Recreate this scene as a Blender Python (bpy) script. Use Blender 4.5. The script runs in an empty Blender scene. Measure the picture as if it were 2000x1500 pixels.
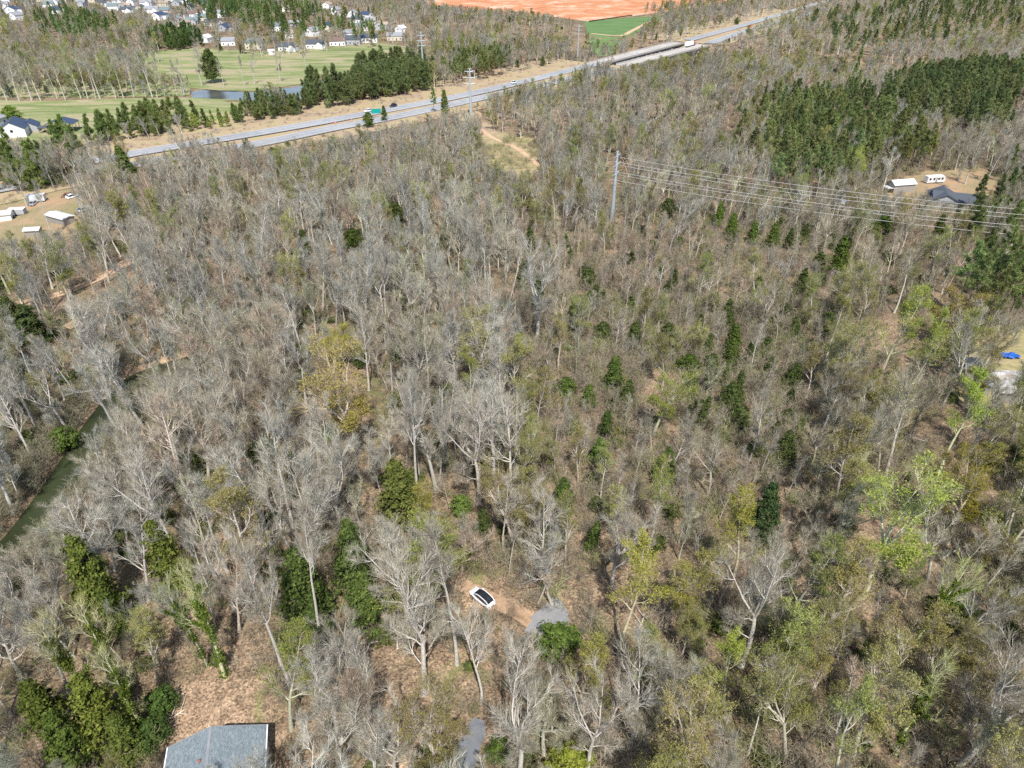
import bpy, math, random
import numpy as np
from mathutils import Vector, geometry

# ------------------------------------------------------------------ camera, sky, sun
SC = bpy.context.scene
CAMZ = 88.0
PITCH = math.radians(33.7)
FPX = 1333.33
cd = bpy.data.cameras.new('camera'); cam = bpy.data.objects.new('camera', cd)
SC.collection.objects.link(cam); SC.camera = cam
cam.location = (0, 0, CAMZ); cam.rotation_euler = (math.pi/2 - PITCH, 0, 0)
cd.sensor_width = 36; cd.lens = 24.0; cd.clip_start = 0.5; cd.clip_end = 20000
SUN_EL = math.radians(57); SUN_AZ = math.radians(9)     # the sun stands behind the camera, a little to the right
w = bpy.data.worlds.new('World'); SC.world = w; w.use_nodes = True
nt = w.node_tree; nt.nodes.clear()
sky = nt.nodes.new('ShaderNodeTexSky'); sky.sky_type = 'NISHITA'; sky.sun_disc = False
sky.sun_elevation = SUN_EL; sky.sun_rotation = math.pi - SUN_AZ
bg = nt.nodes.new('ShaderNodeBackground'); bg.inputs[1].default_value = 0.14
wo = nt.nodes.new('ShaderNodeOutputWorld')
nt.links.new(sky.outputs[0], bg.inputs[0]); nt.links.new(bg.outputs[0], wo.inputs[0])
sl = bpy.data.lights.new('sun', 'SUN'); sl.energy = 4.3; sl.angle = math.radians(0.6); sl.color = (1, .96, .91)
so = bpy.data.objects.new('sun', sl); SC.collection.objects.link(so)
to_sun = Vector((math.sin(SUN_AZ)*math.cos(SUN_EL), -math.cos(SUN_AZ)*math.cos(SUN_EL), math.sin(SUN_EL)))
so.rotation_euler = to_sun.to_track_quat('Z', 'Y').to_euler()
SC.view_settings.view_transform = 'Standard'; SC.view_settings.look = 'None'
SC.view_settings.exposure = 0.5; SC.view_settings.gamma = 1; SC.view_settings.use_curve_mapping = False
SC.render.engine = 'CYCLES'
SC.cycles.max_bounces = 4; SC.cycles.diffuse_bounces = 3; SC.cycles.glossy_bounces = 2
SC.cycles.caustics_reflective = False; SC.cycles.caustics_refractive = False
SC.cycles.use_denoising = False

RNG = np.random.default_rng(7); random.seed(7)
C = SC.collection
fw = np.array([0, math.cos(PITCH), -math.sin(PITCH)]); up = np.array([0, math.sin(PITCH), math.cos(PITCH)]); rt = np.array([1., 0, 0])

def P0(px, py, z=0.0):
    """the place at height z that the photograph shows at pixel px, py"""
    d = fw*FPX + rt*(px-1000) - up*(py-750)
    t = (z-CAMZ)/d[2]
    return d[0]*t, d[1]*t
def proj(x, y, z):
    x = np.asarray(x, float); y = np.asarray(y, float); z = np.asarray(z, float) - CAMZ
    dep = y*fw[1] + z*fw[2]; v = y*up[1] + z*up[2]
    return 1000 + FPX*x/dep, 750 - FPX*v/dep
def inpoly(px, py, poly):
    px = np.asarray(px, float); py = np.asarray(py, float); ins = np.zeros(px.shape, bool)
    n = len(poly); j = n-1
    for i in range(n):
        xi, yi = poly[i]; xj, yj = poly[j]
        c = ((yi > py) != (yj > py)) & (px < (xj-xi)*(py-yi)/((yj-yi) or 1e-9)+xi)
        ins ^= c; j = i
    return ins
def segdist(x, y, pts):
    x = np.asarray(x, float); y = np.asarray(y, float); best = np.full(x.shape, 1e9)
    for (ax, ay), (bx, by) in zip(pts[:-1], pts[1:]):
        dx, dy = bx-ax, by-ay; L2 = dx*dx+dy*dy
        t = np.clip(((x-ax)*dx+(y-ay)*dy)/L2, 0, 1)
        best = np.minimum(best, np.hypot(x-ax-t*dx, y-ay-t*dy))
    return best
def smooth(pts, n=8):
    pts = [np.array(p, float) for p in pts]; out = []
    P = [2*pts[0]-pts[1]] + pts + [2*pts[-1]-pts[-2]]
    for i in range(1, len(P)-2):
        for k in range(n):
            t = k/n; a, b, c, d = P[i-1], P[i], P[i+1], P[i+2]
            out.append(.5*((2*b)+(c-a)*t+(2*a-5*b+4*c-d)*t*t+(3*b-a-3*c+d)*t**3))
    out.append(P[-2]); return [tuple(p) for p in out]

# ------------------------------------------------------------------ layout lines and terrain
RIVER = smooth([P0(*p) for p in [(-260, 1250), (-60, 1130), (25, 1055), (95, 965), (150, 885), (205, 800), (262, 735), (330, 708), (400, 690), (470, 672)]], 6)
HWF = smooth([P0(*p, .7) for p in [(-150, 372), (60, 335), (257, 300), (500, 260), (660, 232), (860, 195), (1007, 163), (1185, 119), (1345, 78), (1490, 38), (1640, -6)]], 8)
HWN = smooth([P0(*p, .7) for p in [(-150, 396), (60, 357), (257, 322), (500, 281), (650, 250), (780, 226), (945, 190), (1080, 161), (1197, 133), (1362, 92), (1462, 59), (1640, 8)]], 8)
B0 = np.array(P0(1190, 126, .7)); B1 = np.array(P0(1353, 85, .7))
BM = (B0+B1)/2; BD = (B1-B0)/np.linalg.norm(B1-B0); BL = np.linalg.norm(B1-B0)
POND = [(368, 172), (430, 176), (500, 178), (580, 166), (640, 150), (700, 145), (705, 175), (560, 200), (500, 198), (430, 194), (372, 192)]
PONDW = [P0(*p) for p in POND]

def sstep(a, b, x):
    t = np.clip((x-a)/(b-a), 0, 1); return t*t*(3-2*t)
def terr(x, y):
    x = np.asarray(x, float); y = np.asarray(y, float)
    amp = 1 - sstep(250, 330, y)
    z = amp*(0.9*np.sin(x/17+1)*np.sin(y/21) + .5*np.sin(x/9.1+y/13) + .25*np.sin(x/4.3-y/5.2+2))
    far = sstep(330, 420, y)
    z = z + far*.3*np.sin(x/31)*np.sin(y/37)
    d = segdist(x, y, RIVER)
    z = z*sstep(3, 14, d) - 2.6*(1-sstep(2.2, 6.6, d))
    s = (x-BM[0])*BD[0]+(y-BM[1])*BD[1]
    z = z - 9*(1-sstep(BL*.30, BL*.5, np.abs(s)))*sstep(430, 500, y)*(1-sstep(900, 1000, y))*(1-sstep(180, 260, np.abs((x-BM[0])*BD[1]-(y-BM[1])*BD[0])))
    pin = segdist(x, y, PONDW+[PONDW[0]]); ip = inpoly(x, y, PONDW)
    z = z - np.where(ip, 1.2*sstep(0, 8, pin), 0)
    return z
def P(px, py, h=0.0):
    """on the terrain (h above it)"""
    z = 0.0
    for _ in range(5):
        x, y = P0(px, py, z+h); z = float(terr(x, y))
    return x, y, z+h

# ------------------------------------------------------------------ materials
def mat(name): 
    m = bpy.data.materials.new(name); m.use_nodes = True; m.node_tree.nodes.clear(); return m, m.node_tree
def N(nt, t, **k):
    n = nt.nodes.new(t)
    for a, b in k.items(): setattr(n, a, b)
    return n
def ramp(nt, fac, stops, interp='LINEAR'):
    r = N(nt, 'ShaderNodeValToRGB'); e = r.color_ramp.elements; r.color_ramp.interpolation = interp
    while len(e) > 1: e.remove(e[0])
    e[0].position = stops[0][0]; e[0].color = (*stops[0][1], 1)
    for p, c in stops[1:]:
        q = e.new(p); q.color = (*c, 1)
    nt.links.new(fac, r.inputs[0]); return r.outputs[0]
def mixc(nt, f, a, b, bt='MIX'):
    m = N(nt, 'ShaderNodeMix', data_type='RGBA', blend_type=bt)
    for s, v in ((0, f), (6, a), (7, b)):
        if hasattr(v, 'links'): nt.links.new(v, m.inputs[s])
        elif s == 0: m.inputs[0].default_value = v
        else: m.inputs[s].default_value = (*v, 1)
    return m.outputs[2]
def noise(nt, sc, det=4, rough=.6, vec=None, dist=0):
    n = N(nt, 'ShaderNodeTexNoise'); n.inputs['Scale'].default_value = sc; n.inputs['Detail'].default_value = det
    n.inputs['Roughness'].default_value = rough; n.inputs['Distortion'].default_value = dist
    if vec is not None: nt.links.new(vec, n.inputs['Vector'])
    return n.outputs['Fac']
def wpos(nt): return N(nt, 'ShaderNodeNewGeometry').outputs['Position']
def surf(m, nt, col, rough=.9, bump=None, bs=.3, metal=0, spec=.2, bd=.1):
    o = N(nt, 'ShaderNodeOutputMaterial'); b = N(nt, 'ShaderNodeBsdfPrincipled')
    if hasattr(col, 'links'): nt.links.new(col, b.inputs['Base Color'])
    else: b.inputs['Base Color'].default_value = (*col, 1)
    b.inputs['Roughness'].default_value = rough; b.inputs['Metallic'].default_value = metal
    b.inputs['Specular IOR Level'].default_value = spec
    if bump is not None:
        q = N(nt, 'ShaderNodeBump'); q.inputs['Strength'].default_value = bs; q.inputs['Distance'].default_value = bd
        nt.links.new(bump, q.inputs['Height']); nt.links.new(q.outputs[0], b.inputs['Normal'])
    nt.links.new(b.outputs[0], o.inputs[0]); return m
def scaled(nt, vec, s):
    v = N(nt, 'ShaderNodeVectorMath', operation='MULTIPLY'); nt.links.new(vec, v.inputs[0]); v.inputs[1].default_value = s; return v.outputs[0]

def m_plain(name, col, rough=.7, metal=0, spec=.3, var=.12, sc=1.5, bs=0):
    m, nt = mat(name); n = noise(nt, sc, 3, .6, wpos(nt))
    c = ramp(nt, n, [(.25, tuple(v*(1-var) for v in col)), (.75, tuple(min(1, v*(1+var)) for v in col))])
    return surf(m, nt, c, rough, n if bs else None, bs, metal, spec)

def m_ground(name='leaf_litter', dull=.8):
    m, nt = mat(name); p = wpos(nt)
    big = noise(nt, .045, 5, .6, p); mid = noise(nt, .35, 5, .65, p); fine = noise(nt, 2.2, 6, .75, p)
    c1 = ramp(nt, mid, [(.25, (.25, .185, .13)), (.45, (.34, .255, .18)), (.6, (.45, .345, .245)), (.8, (.38, .30, .22))])
    c2 = ramp(nt, mid, [(.3, (.14, .115, .08)), (.5, (.23, .18, .125)), (.72, (.33, .265, .185))])
    c = mixc(nt, ramp(nt, big, [(.42, (0, 0, 0)), (.58, (1, 1, 1))]), c1, c2)
    v = N(nt, 'ShaderNodeTexVoronoi'); v.inputs['Scale'].default_value = 4.5; nt.links.new(p, v.inputs['Vector'])
    sp = N(nt, 'ShaderNodeSeparateColor'); nt.links.new(v.outputs['Color'], sp.inputs[0])
    leaf = ramp(nt, sp.outputs[0], [(0, (.45, .42, .4)), (.35, (.8, .76, .72)), (.7, (1.1, 1.02, .95)), (1, (1.55, 1.45, 1.3))])
    c = mixc(nt, 1, c, leaf, 'MULTIPLY')
    f = ramp(nt, fine, [(.3, (.6, .58, .56)), (.7, (1.25, 1.25, 1.25))]); c = mixc(nt, 1, c, f, 'MULTIPLY')
    # moss and grass patches
    g = noise(nt, .09, 4, .7, p, 1); gm = ramp(nt, g, [(.56, (0, 0, 0)), (.66, (.75, .75, .75))])
    c = mixc(nt, gm, c, ramp(nt, fine, [(.3, (.12, .15, .045)), (.7, (.27, .28, .10))]))
    if dull < 1: c = mixc(nt, 1, c, (dull*.97, dull, dull*1.0), 'MULTIPLY')
    return surf(m, nt, c, .95, fine, .6, spec=.05, bd=.25)
def m_grass(name='field_grass', a=(.15, .175, .075), b=(.34, .29, .18), c3=(.205, .24, .095), k=.035):
    m, nt = mat(name); p = wpos(nt); s = scaled(nt, p, (.7, 2.4, 1))
    n1 = noise(nt, k, 6, .65, s, .8); n2 = noise(nt, .9, 5, .7, p)
    c = ramp(nt, n1, [(.33, a), (.47, c3), (.58, b), (.72, tuple(v*.85 for v in b))])
    c = mixc(nt, 1, c, ramp(nt, n2, [(.3, (.75, .75, .75)), (.7, (1.2, 1.2, 1.2))]), 'MULTIPLY')
    return surf(m, nt, c, .95, n2, .4, spec=.05)
def m_dirt(name, a, b, c3, k=.12, k2=1.7):
    m, nt = mat(name); p = wpos(nt); n1 = noise(nt, k, 6, .68, p, .6); n2 = noise(nt, k2, 5, .75, p)
    c = ramp(nt, n1, [(.32, a), (.5, b), (.68, c3)])
    c = mixc(nt, 1, c, ramp(nt, n2, [(.3, (.7, .7, .7)), (.7, (1.2, 1.2, 1.2))]), 'MULTIPLY')
    return surf(m, nt, c, .95, n2, .4, spec=.05)
def m_road(name, base, k=.5):
    m, nt = mat(name); p = wpos(nt); n1 = noise(nt, k, 5, .7, p); n2 = noise(nt, .03, 3, .5, p)
    c = ramp(nt, n1, [(.3, tuple(v*.86 for v in base)), (.7, tuple(v*1.12 for v in base))])
    c = mixc(nt, 1, c, ramp(nt, n2, [(.35, (.88, .88, .88)), (.65, (1.08, 1.07, 1.05))]), 'MULTIPLY')
    return surf(m, nt, c, .9, n1, .1, spec=.15)
def m_water(name, col, rough=.08):
    m, nt = mat(name); p = wpos(nt); n = noise(nt, 1.2, 3, .6, p); n2 = noise(nt, .06, 3, .6, p)
    c = ramp(nt, n2, [(.35, tuple(v*.75 for v in col)), (.65, tuple(v*1.3 for v in col))])
    return surf(m, nt, c, rough, n, .06, spec=.5, bd=.05)
def tinted(name, base, bark=False):
    """colour = the tree's own tint times a base; the tint travels with each copy"""
    m, nt = mat(name)
    at = N(nt, 'ShaderNodeAttribute', attribute_type='INSTANCER', attribute_name='tint')
    p = wpos(nt); n = noise(nt, 1.1 if not bark else 3.5, 3, .7, p)
    c = mixc(nt, 1, at.outputs['Color'], base, 'MULTIPLY')
    c = mixc(nt, 1, c, ramp(nt, n, [(.28, (.62, .62, .62)), (.72, (1.38, 1.36, 1.32))]), 'MULTIPLY')
    o = N(nt, 'ShaderNodeOutputMaterial'); d = N(nt, 'ShaderNodeBsdfDiffuse'); nt.links.new(c, d.inputs[0])
    nt.links.new(d.outputs[0], o.inputs[0]); return m
def foliage(name, cols, tint=True, k=1.3, trans=.25):
    m, nt = mat(name); p = wpos(nt); n = noise(nt, k, 3, .7, p)
    c = ramp(nt, n, [(.3, cols[0]), (.5, cols[1]), (.72, cols[2])])
    if tint:
        at = N(nt, 'ShaderNodeAttribute', attribute_type='INSTANCER', attribute_name='tint')
        c = mixc(nt, 1, c, at.outputs['Color'], 'MULTIPLY')
    o = N(nt, 'ShaderNodeOutputMaterial'); d = N(nt, 'ShaderNodeBsdfDiffuse'); nt.links.new(c, d.inputs[0])
    t = N(nt, 'ShaderNodeBsdfTranslucent'); nt.links.new(c, t.inputs[0])
    x = N(nt, 'ShaderNodeMixShader'); x.inputs[0].default_value = trans
    nt.links.new(d.outputs[0], x.inputs[1]); nt.links.new(t.outputs[0], x.inputs[2]); nt.links.new(x.outputs[0], o.inputs[0]); return m

M = {}
M['ground'] = m_ground(dull=.76); M['drift'] = m_ground('dry_leaf_drift', 1.0)
M['field'] = m_grass()
M['park'] = m_grass('mown_grass', (.085, .16, .06), (.14, .21, .08), (.11, .185, .07), .05)
M['clearing'] = m_grass('rough_grass', (.21, .20, .09), (.37, .29, .17), (.29, .25, .12), .06)
M['verge'] = m_dirt('dry_verge', (.26, .20, .15), (.40, .30, .19), (.36, .33, .16), .09)
M['clay'] = m_dirt('red_clay', (.42, .16, .08), (.52, .24, .12), (.62, .46, .34), .03, .12)
M['track'] = m_dirt('dirt_track', (.42, .27, .17), (.55, .38, .25), (.50, .36, .22))
M['yardclay'] = m_dirt('yard_clay', (.21, .205, .10), (.31, .24, .14), (.43, .265, .16), .06)
M['bank'] = m_dirt('bank_mud', (.25, .16, .10), (.40, .27, .17), (.5, .36, .23), .4)
M['road'] = m_road('highway_concrete', (.30, .305, .31), .25)
M['deck'] = m_road('bridge_concrete', (.42, .39, .35), .25)
M['asphalt'] = m_road('worn_asphalt', (.17, .18, .19), .8)
M['asphalt2'] = m_road('pale_asphalt', (.25, .25, .25), .8)
M['stripe'] = m_plain('road_paint', (.75, .75, .72))
M['river'] = m_water('river_water', (.032, .040, .018), .16)
M['pond'] = m_water('pond_water', (.085, .085, .08), .15)
M['bark'] = tinted('bark', (.49, .465, .42), True)
M['dark_bark'] = tinted('dark_bark', (.24, .20, .17), True)
M['twig'] = tinted('twigs', (.30, .285, .235))
M['leaf'] = foliage('new_leaves', [(.17, .19, .075), (.29, .305, .125), (.42, .42, .19)])
M['needle'] = foliage('pine_needles', [(.055, .085, .035), (.12, .17, .07), (.22, .28, .13)], k=.8, trans=.12)
M['ever'] = foliage('evergreen_leaves', [(.035, .052, .02), (.085, .11, .038), (.185, .205, .075)], k=1.6, trans=.15)
M['white'] = m_plain('white_siding', (.78, .78, .77), .6, var=.05)
M['offwhite'] = m_plain('weathered_white_metal', (.62, .63, .62), .5, var=.2, sc=.8)
M['cream'] = m_plain('cream_siding', (.62, .57, .46), .7)
M['greywall'] = m_plain('grey_siding', (.40, .41, .42), .7)
M['tanroof'] = m_plain('tan_roof', (.34, .27, .21), .85)
M['greyroof'] = m_plain('grey_roof', (.25, .26, .27), .85)
M['darkroof'] = m_plain('charcoal_roof', (.075, .085, .10), .8)
M['blueroof'] = m_plain('blue_black_roof', (.045, .065, .11), .6)
M['greenroof'] = m_plain('green_grey_roof', (.15, .19, .19), .8)
M['brownroof'] = m_plain('brown_roof', (.16, .11, .09), .85)
M['glass'] = m_plain('dark_glass', (.02, .022, .027), .08, spec=.6, var=0)
M['black'] = m_plain('black_rubber', (.02, .02, .02), .8)
M['metal'] = m_plain('galvanised_steel', (.45, .50, .53), .45, .3)
M['wire'] = m_plain('aluminium_wire', (.36, .36, .35), .5, .2)
M['wood'] = m_plain('bare_wood', (.34, .26, .18), .9)
M['rock'] = m_plain('pale_rock', (.42, .36, .29), .9, var=.3, sc=2, bs=.5)
M['whitecar'] = m_plain('white_car_paint', (.80, .81, .83), .25, spec=.6, var=.02)
M['darkcar'] = m_plain('dark_car_paint', (.02, .025, .04), .25, spec=.6)
M['redcab'] = m_plain('red_cab_paint', (.40, .04, .03), .3, spec=.5)
M['silver'] = m_plain('silver_car_paint', (.42, .43, .45), .3, .4, spec=.6)
M['signgreen'] = m_plain('sign_green', (.01, .30, .25), .5)
M['signblue'] = m_plain('sign_back', (.10, .13, .17), .6)
M['orange'] = m_plain('orange_plastic', (.75, .16, .05), .6)
M['tarpblue'] = m_plain('blue_tarp', (.02, .10, .38), .5)
M['clayred'] = m_plain('clay_vent', (.30, .12, .09), .8)
M['patched'] = m_dirt('patched_roof_metal', (.22, .17, .13), (.40, .38, .35), (.55, .55, .54), .5, 2)
M['shed'] = m_plain('shed_siding', (.30, .28, .25), .8)
M['ochre'] = m_plain('rust', (.24, .12, .07), .9)

# near roof: shingle courses
def m_shingle():
    m, nt = mat('asphalt_shingles'); tc = N(nt, 'ShaderNodeTexCoord')
    b = N(nt, 'ShaderNodeTexBrick'); b.inputs['Scale'].default_value = 1; b.inputs['Brick Width'].default_value = .32; b.inputs['Row Height'].default_value = .14
    b.inputs['Mortar Size'].default_value = .012; b.inputs['Color1'].default_value = (.17, .21, .235, 1); b.inputs['Color2'].default_value = (.27, .315, .34, 1); b.inputs['Mortar'].default_value = (.09, .11, .12, 1)
    nt.links.new(tc.outputs['UV'], b.inputs['Vector'])
    n = noise(nt, .8, 6, .8, wpos(nt)); n2 = noise(nt, 9, 3, .8, wpos(nt))
    c = mixc(nt, 1, b.outputs['Color'], ramp(nt, n, [(.3, (.8, .8, .8)), (.7, (1.2, 1.18, 1.13))]), 'MULTIPLY')
    c = mixc(nt, 1, c, ramp(nt, n2, [(.3, (.75, .75, .75)), (.7, (1.25, 1.25, 1.25))]), 'MULTIPLY')
    return surf(m, nt, c, .9, b.outputs['Fac'], .5, spec=.1, bd=-.02)
M['shingle'] = m_shingle()

# ------------------------------------------------------------------ mesh helpers
def mesh_from(name, verts, quads=None, tris=None, mq=None, mt=None, mats=(), smooth_=False):
    verts = np.asarray(verts, np.float32); me = bpy.data.meshes.new(name)
    nq = 0 if quads is None else len(quads); ntr = 0 if tris is None else len(tris)
    me.vertices.add(len(verts)); me.vertices.foreach_set('co', verts.ravel())
    loops = []; 
    if nq: loops.append(np.asarray(quads, np.int32).ravel())
    if ntr: loops.append(np.asarray(tris, np.int32).ravel())
    loops = np.concatenate(loops) if loops else np.zeros(0, np.int32)
    me.loops.add(len(loops)); me.loops.foreach_set('vertex_index', loops)
    me.polygons.add(nq+ntr)
    st = np.concatenate([np.arange(nq)*4, nq*4+np.arange(ntr)*3]).astype(np.int32)
    me.polygons.foreach_set('loop_start', st)
    mi = np.concatenate([np.zeros(nq, np.int32) if mq is None else np.asarray(mq, np.int32), np.zeros(ntr, np.int32) if mt is None else np.asarray(mt, np.int32)])
    me.polygons.foreach_set('material_index', mi)
    if smooth_: me.polygons.foreach_set('use_smooth', np.ones(nq+ntr, bool))
    for m in mats: me.materials.append(m)
    me.update(calc_edges=True); return me
class MB:
    def __init__(s): s.v = []; s.f = []; s.m = []
    def add(s, vs, fs, mi=0):
        o = len(s.v); s.v += [tuple(v) for v in vs]; s.f += [tuple(i+o for i in f) for f in fs]; s.m += [mi]*len(fs)
    def box(s, x0, x1, y0, y1, z0, z1, mi=0):
        s.add([(x0,y0,z0),(x1,y0,z0),(x1,y1,z0),(x0,y1,z0),(x0,y0,z1),(x1,y0,z1),(x1,y1,z1),(x0,y1,z1)],
              [(0,3,2,1),(4,5,6,7),(0,1,5,4),(1,2,6,5),(2,3,7,6),(3,0,4,7)], mi)
    def tube(s, pts, rs, k=6, mi=0, caps=True):
        pts = [Vector(p) for p in pts]; n = len(pts); vs = []
        if not hasattr(rs, '__len__'): rs = [rs]*n
        for i, p in enumerate(pts):
            t = (pts[min(i+1, n-1)]-pts[max(i-1, 0)]).normalized(); a = Vector((0,0,1)) if abs(t.z) < .9 else Vector((1,0,0))
            u = t.cross(a).normalized(); v = t.cross(u)
            for j in range(k):
                q = 2*math.pi*j/k; vs.append(p+(u*math.cos(q)+v*math.sin(q))*rs[i])
        fs = [(i*k+j, i*k+(j+1)%k, (i+1)*k+(j+1)%k, (i+1)*k+j) for i in range(n-1) for j in range(k)]
        if caps: fs += [tuple(range(k))[::-1], tuple((n-1)*k+j for j in range(k))]
        s.add(vs, fs, mi)
    def mesh(s, name, mats):
        me = bpy.data.meshes.new(name); me.from_pydata(s.v, [], s.f)
        for m in mats: me.materials.append(m)
        me.polygons.foreach_set('material_index', s.m); me.update(); return me
    def obj(s, name, mats, parent=None):
        if not isinstance(mats, (list, tuple)): mats = [mats]
        return link(name, s.mesh(name, mats), parent)
def link(name, data, parent=None):
    o = bpy.data.objects.new(name, data); C.objects.link(o)
    if parent: o.parent = parent
    return o
def tag(o, label=None, cat=None, group=None, kind=None):
    if label: o['label'] = label
    if cat: o['category'] = cat
    if group: o['group'] = group
    if kind: o['kind'] = kind
    return o
def empty(name, loc, rz=0, label=None, cat=None, group=None):
    o = link(name, None); o.location = loc; o.rotation_euler = (0, 0, rz); o.empty_display_size = .3
    return tag(o, label, cat, group)

# ------------------------------------------------------------------ ground
def axis(segs):
    out = [segs[0][0]]
    for a, b, st in segs:
        n = max(1, int(round((b-a)/st))); out += list(a+(b-a)*(np.arange(n)+1)/n)
    return np.array(out)
gx = axis([(-7000, -1200, 700), (-1200, -400, 20), (-400, -150, 6), (-150, 0, 1.6), (0, 150, 3), (150, 500, 6), (500, 1300, 20), (1300, 7000, 700)])
gy = axis([(-1500, 20, 300), (20, 60, 3), (60, 200, 1.7), (200, 340, 4), (340, 1300, 9), (1300, 9000, 500)])
X, Y = np.meshgrid(gx, gy); Z = terr(X.ravel(), Y.ravel())
nx, ny = len(gx), len(gy)
ii = (np.arange(ny-1)[:, None]*nx + np.arange(nx-1)[None]).ravel()
g = link('ground', mesh_from('ground', np.stack([X.ravel(), Y.ravel(), Z], 1), np.stack([ii, ii+1, ii+nx+1, ii+nx], 1), mats=[M['ground']], smooth_=True))
tag(g, 'brown leaf covered woodland ground', kind='structure')

def sheet(name, poly, m, step, off=.12, label=None, px=True, wob=0, zfix=None):
    """a patch of ground draped over the terrain, with an uneven outline"""
    pts = [P(*p)[:2] if px else p for p in poly]
    dense = []
    for i, a in enumerate(pts):
        b = pts[(i+1) % len(pts)]; L = math.dist(a, b); n = max(1, int(L/step))
        for k in range(n):
            t = k/n; x = a[0]+(b[0]-a[0])*t; y = a[1]+(b[1]-a[1])*t
            q = wob*(math.sin(x*.37+y*.21)+math.sin(x*.11-y*.17+2)+.6*math.sin(x*.9+y*1.3))
            nxn, nyn = (b[1]-a[1])/max(L, .1), -(b[0]-a[0])/max(L, .1)
            dense.append((x+nxn*q, y+nyn*q))
    A = np.array(dense); x0, y0 = A.min(0); x1, y1 = A.max(0)
    gx_, gy_ = np.meshgrid(np.arange(x0, x1, step), np.arange(y0, y1, step)); q = np.stack([gx_.ravel(), gy_.ravel()], 1)
    ins = inpoly(q[:, 0], q[:, 1], dense) & (segdist(q[:, 0], q[:, 1], dense+[dense[0]]) > step*.4)
    allp = [Vector(p) for p in dense] + [Vector(p) for p in q[ins]]
    vo, eo, fo, *_ = geometry.delaunay_2d_cdt(allp, [], [list(range(len(dense)))], 1, 1e-4)
    v = np.array([(p.x, p.y) for p in vo]); z = terr(v[:, 0], v[:, 1])+off if zfix is None else np.full(len(v), zfix)
    o = link(name, mesh_from(name, np.column_stack([v, z]), None, np.array([tuple(f) for f in fo]), mats=[m], smooth_=True))
    return tag(o, label, kind='structure')
def ribbon(name, line, width, m, off=.1, z=None, side=0, label=None, conform=True, kind='structure', parent=None, thick=0):
    L = np.array(line); T = np.gradient(L, axis=0); T /= np.linalg.norm(T, axis=1)[:, None]; Nn = np.stack([-T[:, 1], T[:, 0]], 1)
    c = L + Nn*side; K = 5 if conform and z is None else 2
    cols = [c + Nn*(width*(k/(K-1)-.5)) for k in range(K)]
    v = np.stack(cols, 1).reshape(-1, 2); zz = terr(v[:, 0], v[:, 1])+off if z is None else np.full(len(v), z)
    n = len(L); i = (np.arange(n-1)[:, None]*K+np.arange(K-1)[None]).ravel()
    o = link(name, mesh_from(name, np.column_stack([v, zz]), np.stack([i, i+K, i+K+1, i+1], 1)[:, ::-1], mats=[m], smooth_=True), parent)
    if kind: tag(o, label, kind=kind)
    return o

sheet('field', [(0, 196), (100, 197), (370, 190), (480, 196), (500, 225), (470, 245), (380, 250), (260, 268), (190, 275), (110, 283), (0, 290), (-200, 300), (-200, 200)], M['field'], 12, label='pale green meadow below the tree line', wob=.5)
sheet('far_field', [(-150, 115), (100, 112), (280, 104), (372, 93), (520, 102), (640, 92), (740, 84), (800, 92), (810, 120), (720, 140), (640, 152), (580, 166), (500, 178), (430, 176), (370, 172), (368, 188), (0, 192), (-150, 195)], M['field'], 14, label='sloping meadow between the pond and the houses', wob=.8)
sheet('small_field', [(900, 95), (940, 82), (1000, 78), (1010, 100), (960, 120), (900, 118)], M['field'], 12, label='small pale meadow behind the right pine block')
sheet('park_lawn', [(1140, 42), (1180, 37), (1262, 33), (1300, 33), (1270, 50), (1230, 70), (1180, 90), (1150, 80)], M['park'], 12, label='bright green lawn below the clay site')
sheet('clay_site', [(780, -12), (1500, -14), (1420, 8), (1240, 31), (1185, 39), (1150, 42), (1060, 30), (1000, 22), (900, 18), (840, 8)], M['clay'], 22, label='bare orange clay building site at the top edge')
sheet('grass_clearing', [(935, 268), (985, 255), (1040, 272), (1062, 300), (1060, 345), (1020, 355), (960, 330), (920, 300)], M['clearing'], 4, .1, 'rough grass clearing in the wood', wob=2.2)
sheet('grass_clearing', [(1105, 190), (1140, 185), (1155, 205), (1130, 222), (1100, 215)], M['clearing'], 6, .1, 'small pale clearing beside the highway', wob=.5)
sheet('left_yard', [(-60, 385), (60, 375), (150, 362), (190, 400), (170, 440), (130, 470), (60, 490), (-60, 490)], M['yardclay'], 4, .1, 'grass and clay yard with parked vehicles', wob=.5)
sheet('right_yard', [(1720, 352), (1800, 335), (1930, 330), (1970, 370), (1990, 410), (1900, 425), (1760, 412), (1690, 400)], M['yardclay'], 4, .1, 'clay and grass yard round the dark roofed house', wob=1.8)
sheet('house_yard', [(1860, 690), (1900, 640), (2100, 640), (2100, 850), (1960, 850), (1880, 790)], M['clearing'], 4, .1, 'grass around the buildings at the right edge', wob=.5)
sheet('leaf_drift', [(300, 1420), (340, 1340), (430, 1290), (500, 1250), (560, 1300), (640, 1260), (700, 1240), (860, 1200), (960, 1250), (900, 1330), (880, 1480), (820, 1540), (540, 1540), (300, 1540)], M['drift'], 2, .035, 'bright dry leaf litter around the shingle roof and clearing', wob=1.2)
sheet('leaf_drift', [(900, 1105), (1010, 1110), (1120, 1130), (1140, 1200), (1060, 1250), (1000, 1210), (900, 1190)], M['drift'], 2, .035, 'bright dry leaf litter around the white car', wob=1.0)
sheet('bare_slope', [(900, 210), (938, 222), (965, 255), (1010, 268), (965, 284), (925, 262), (893, 236)], M['verge'], 4, .1, 'tan bare slope below the highway power pole', wob=1.2)
ribbon('dirt_track', smooth([P(*p)[:2] for p in [(925, 240), (960, 268), (1000, 285), (1030, 305), (1058, 330)]], 6), 2.5, M['track'], .14, label='pale track winding down the grassy clearing')
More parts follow.
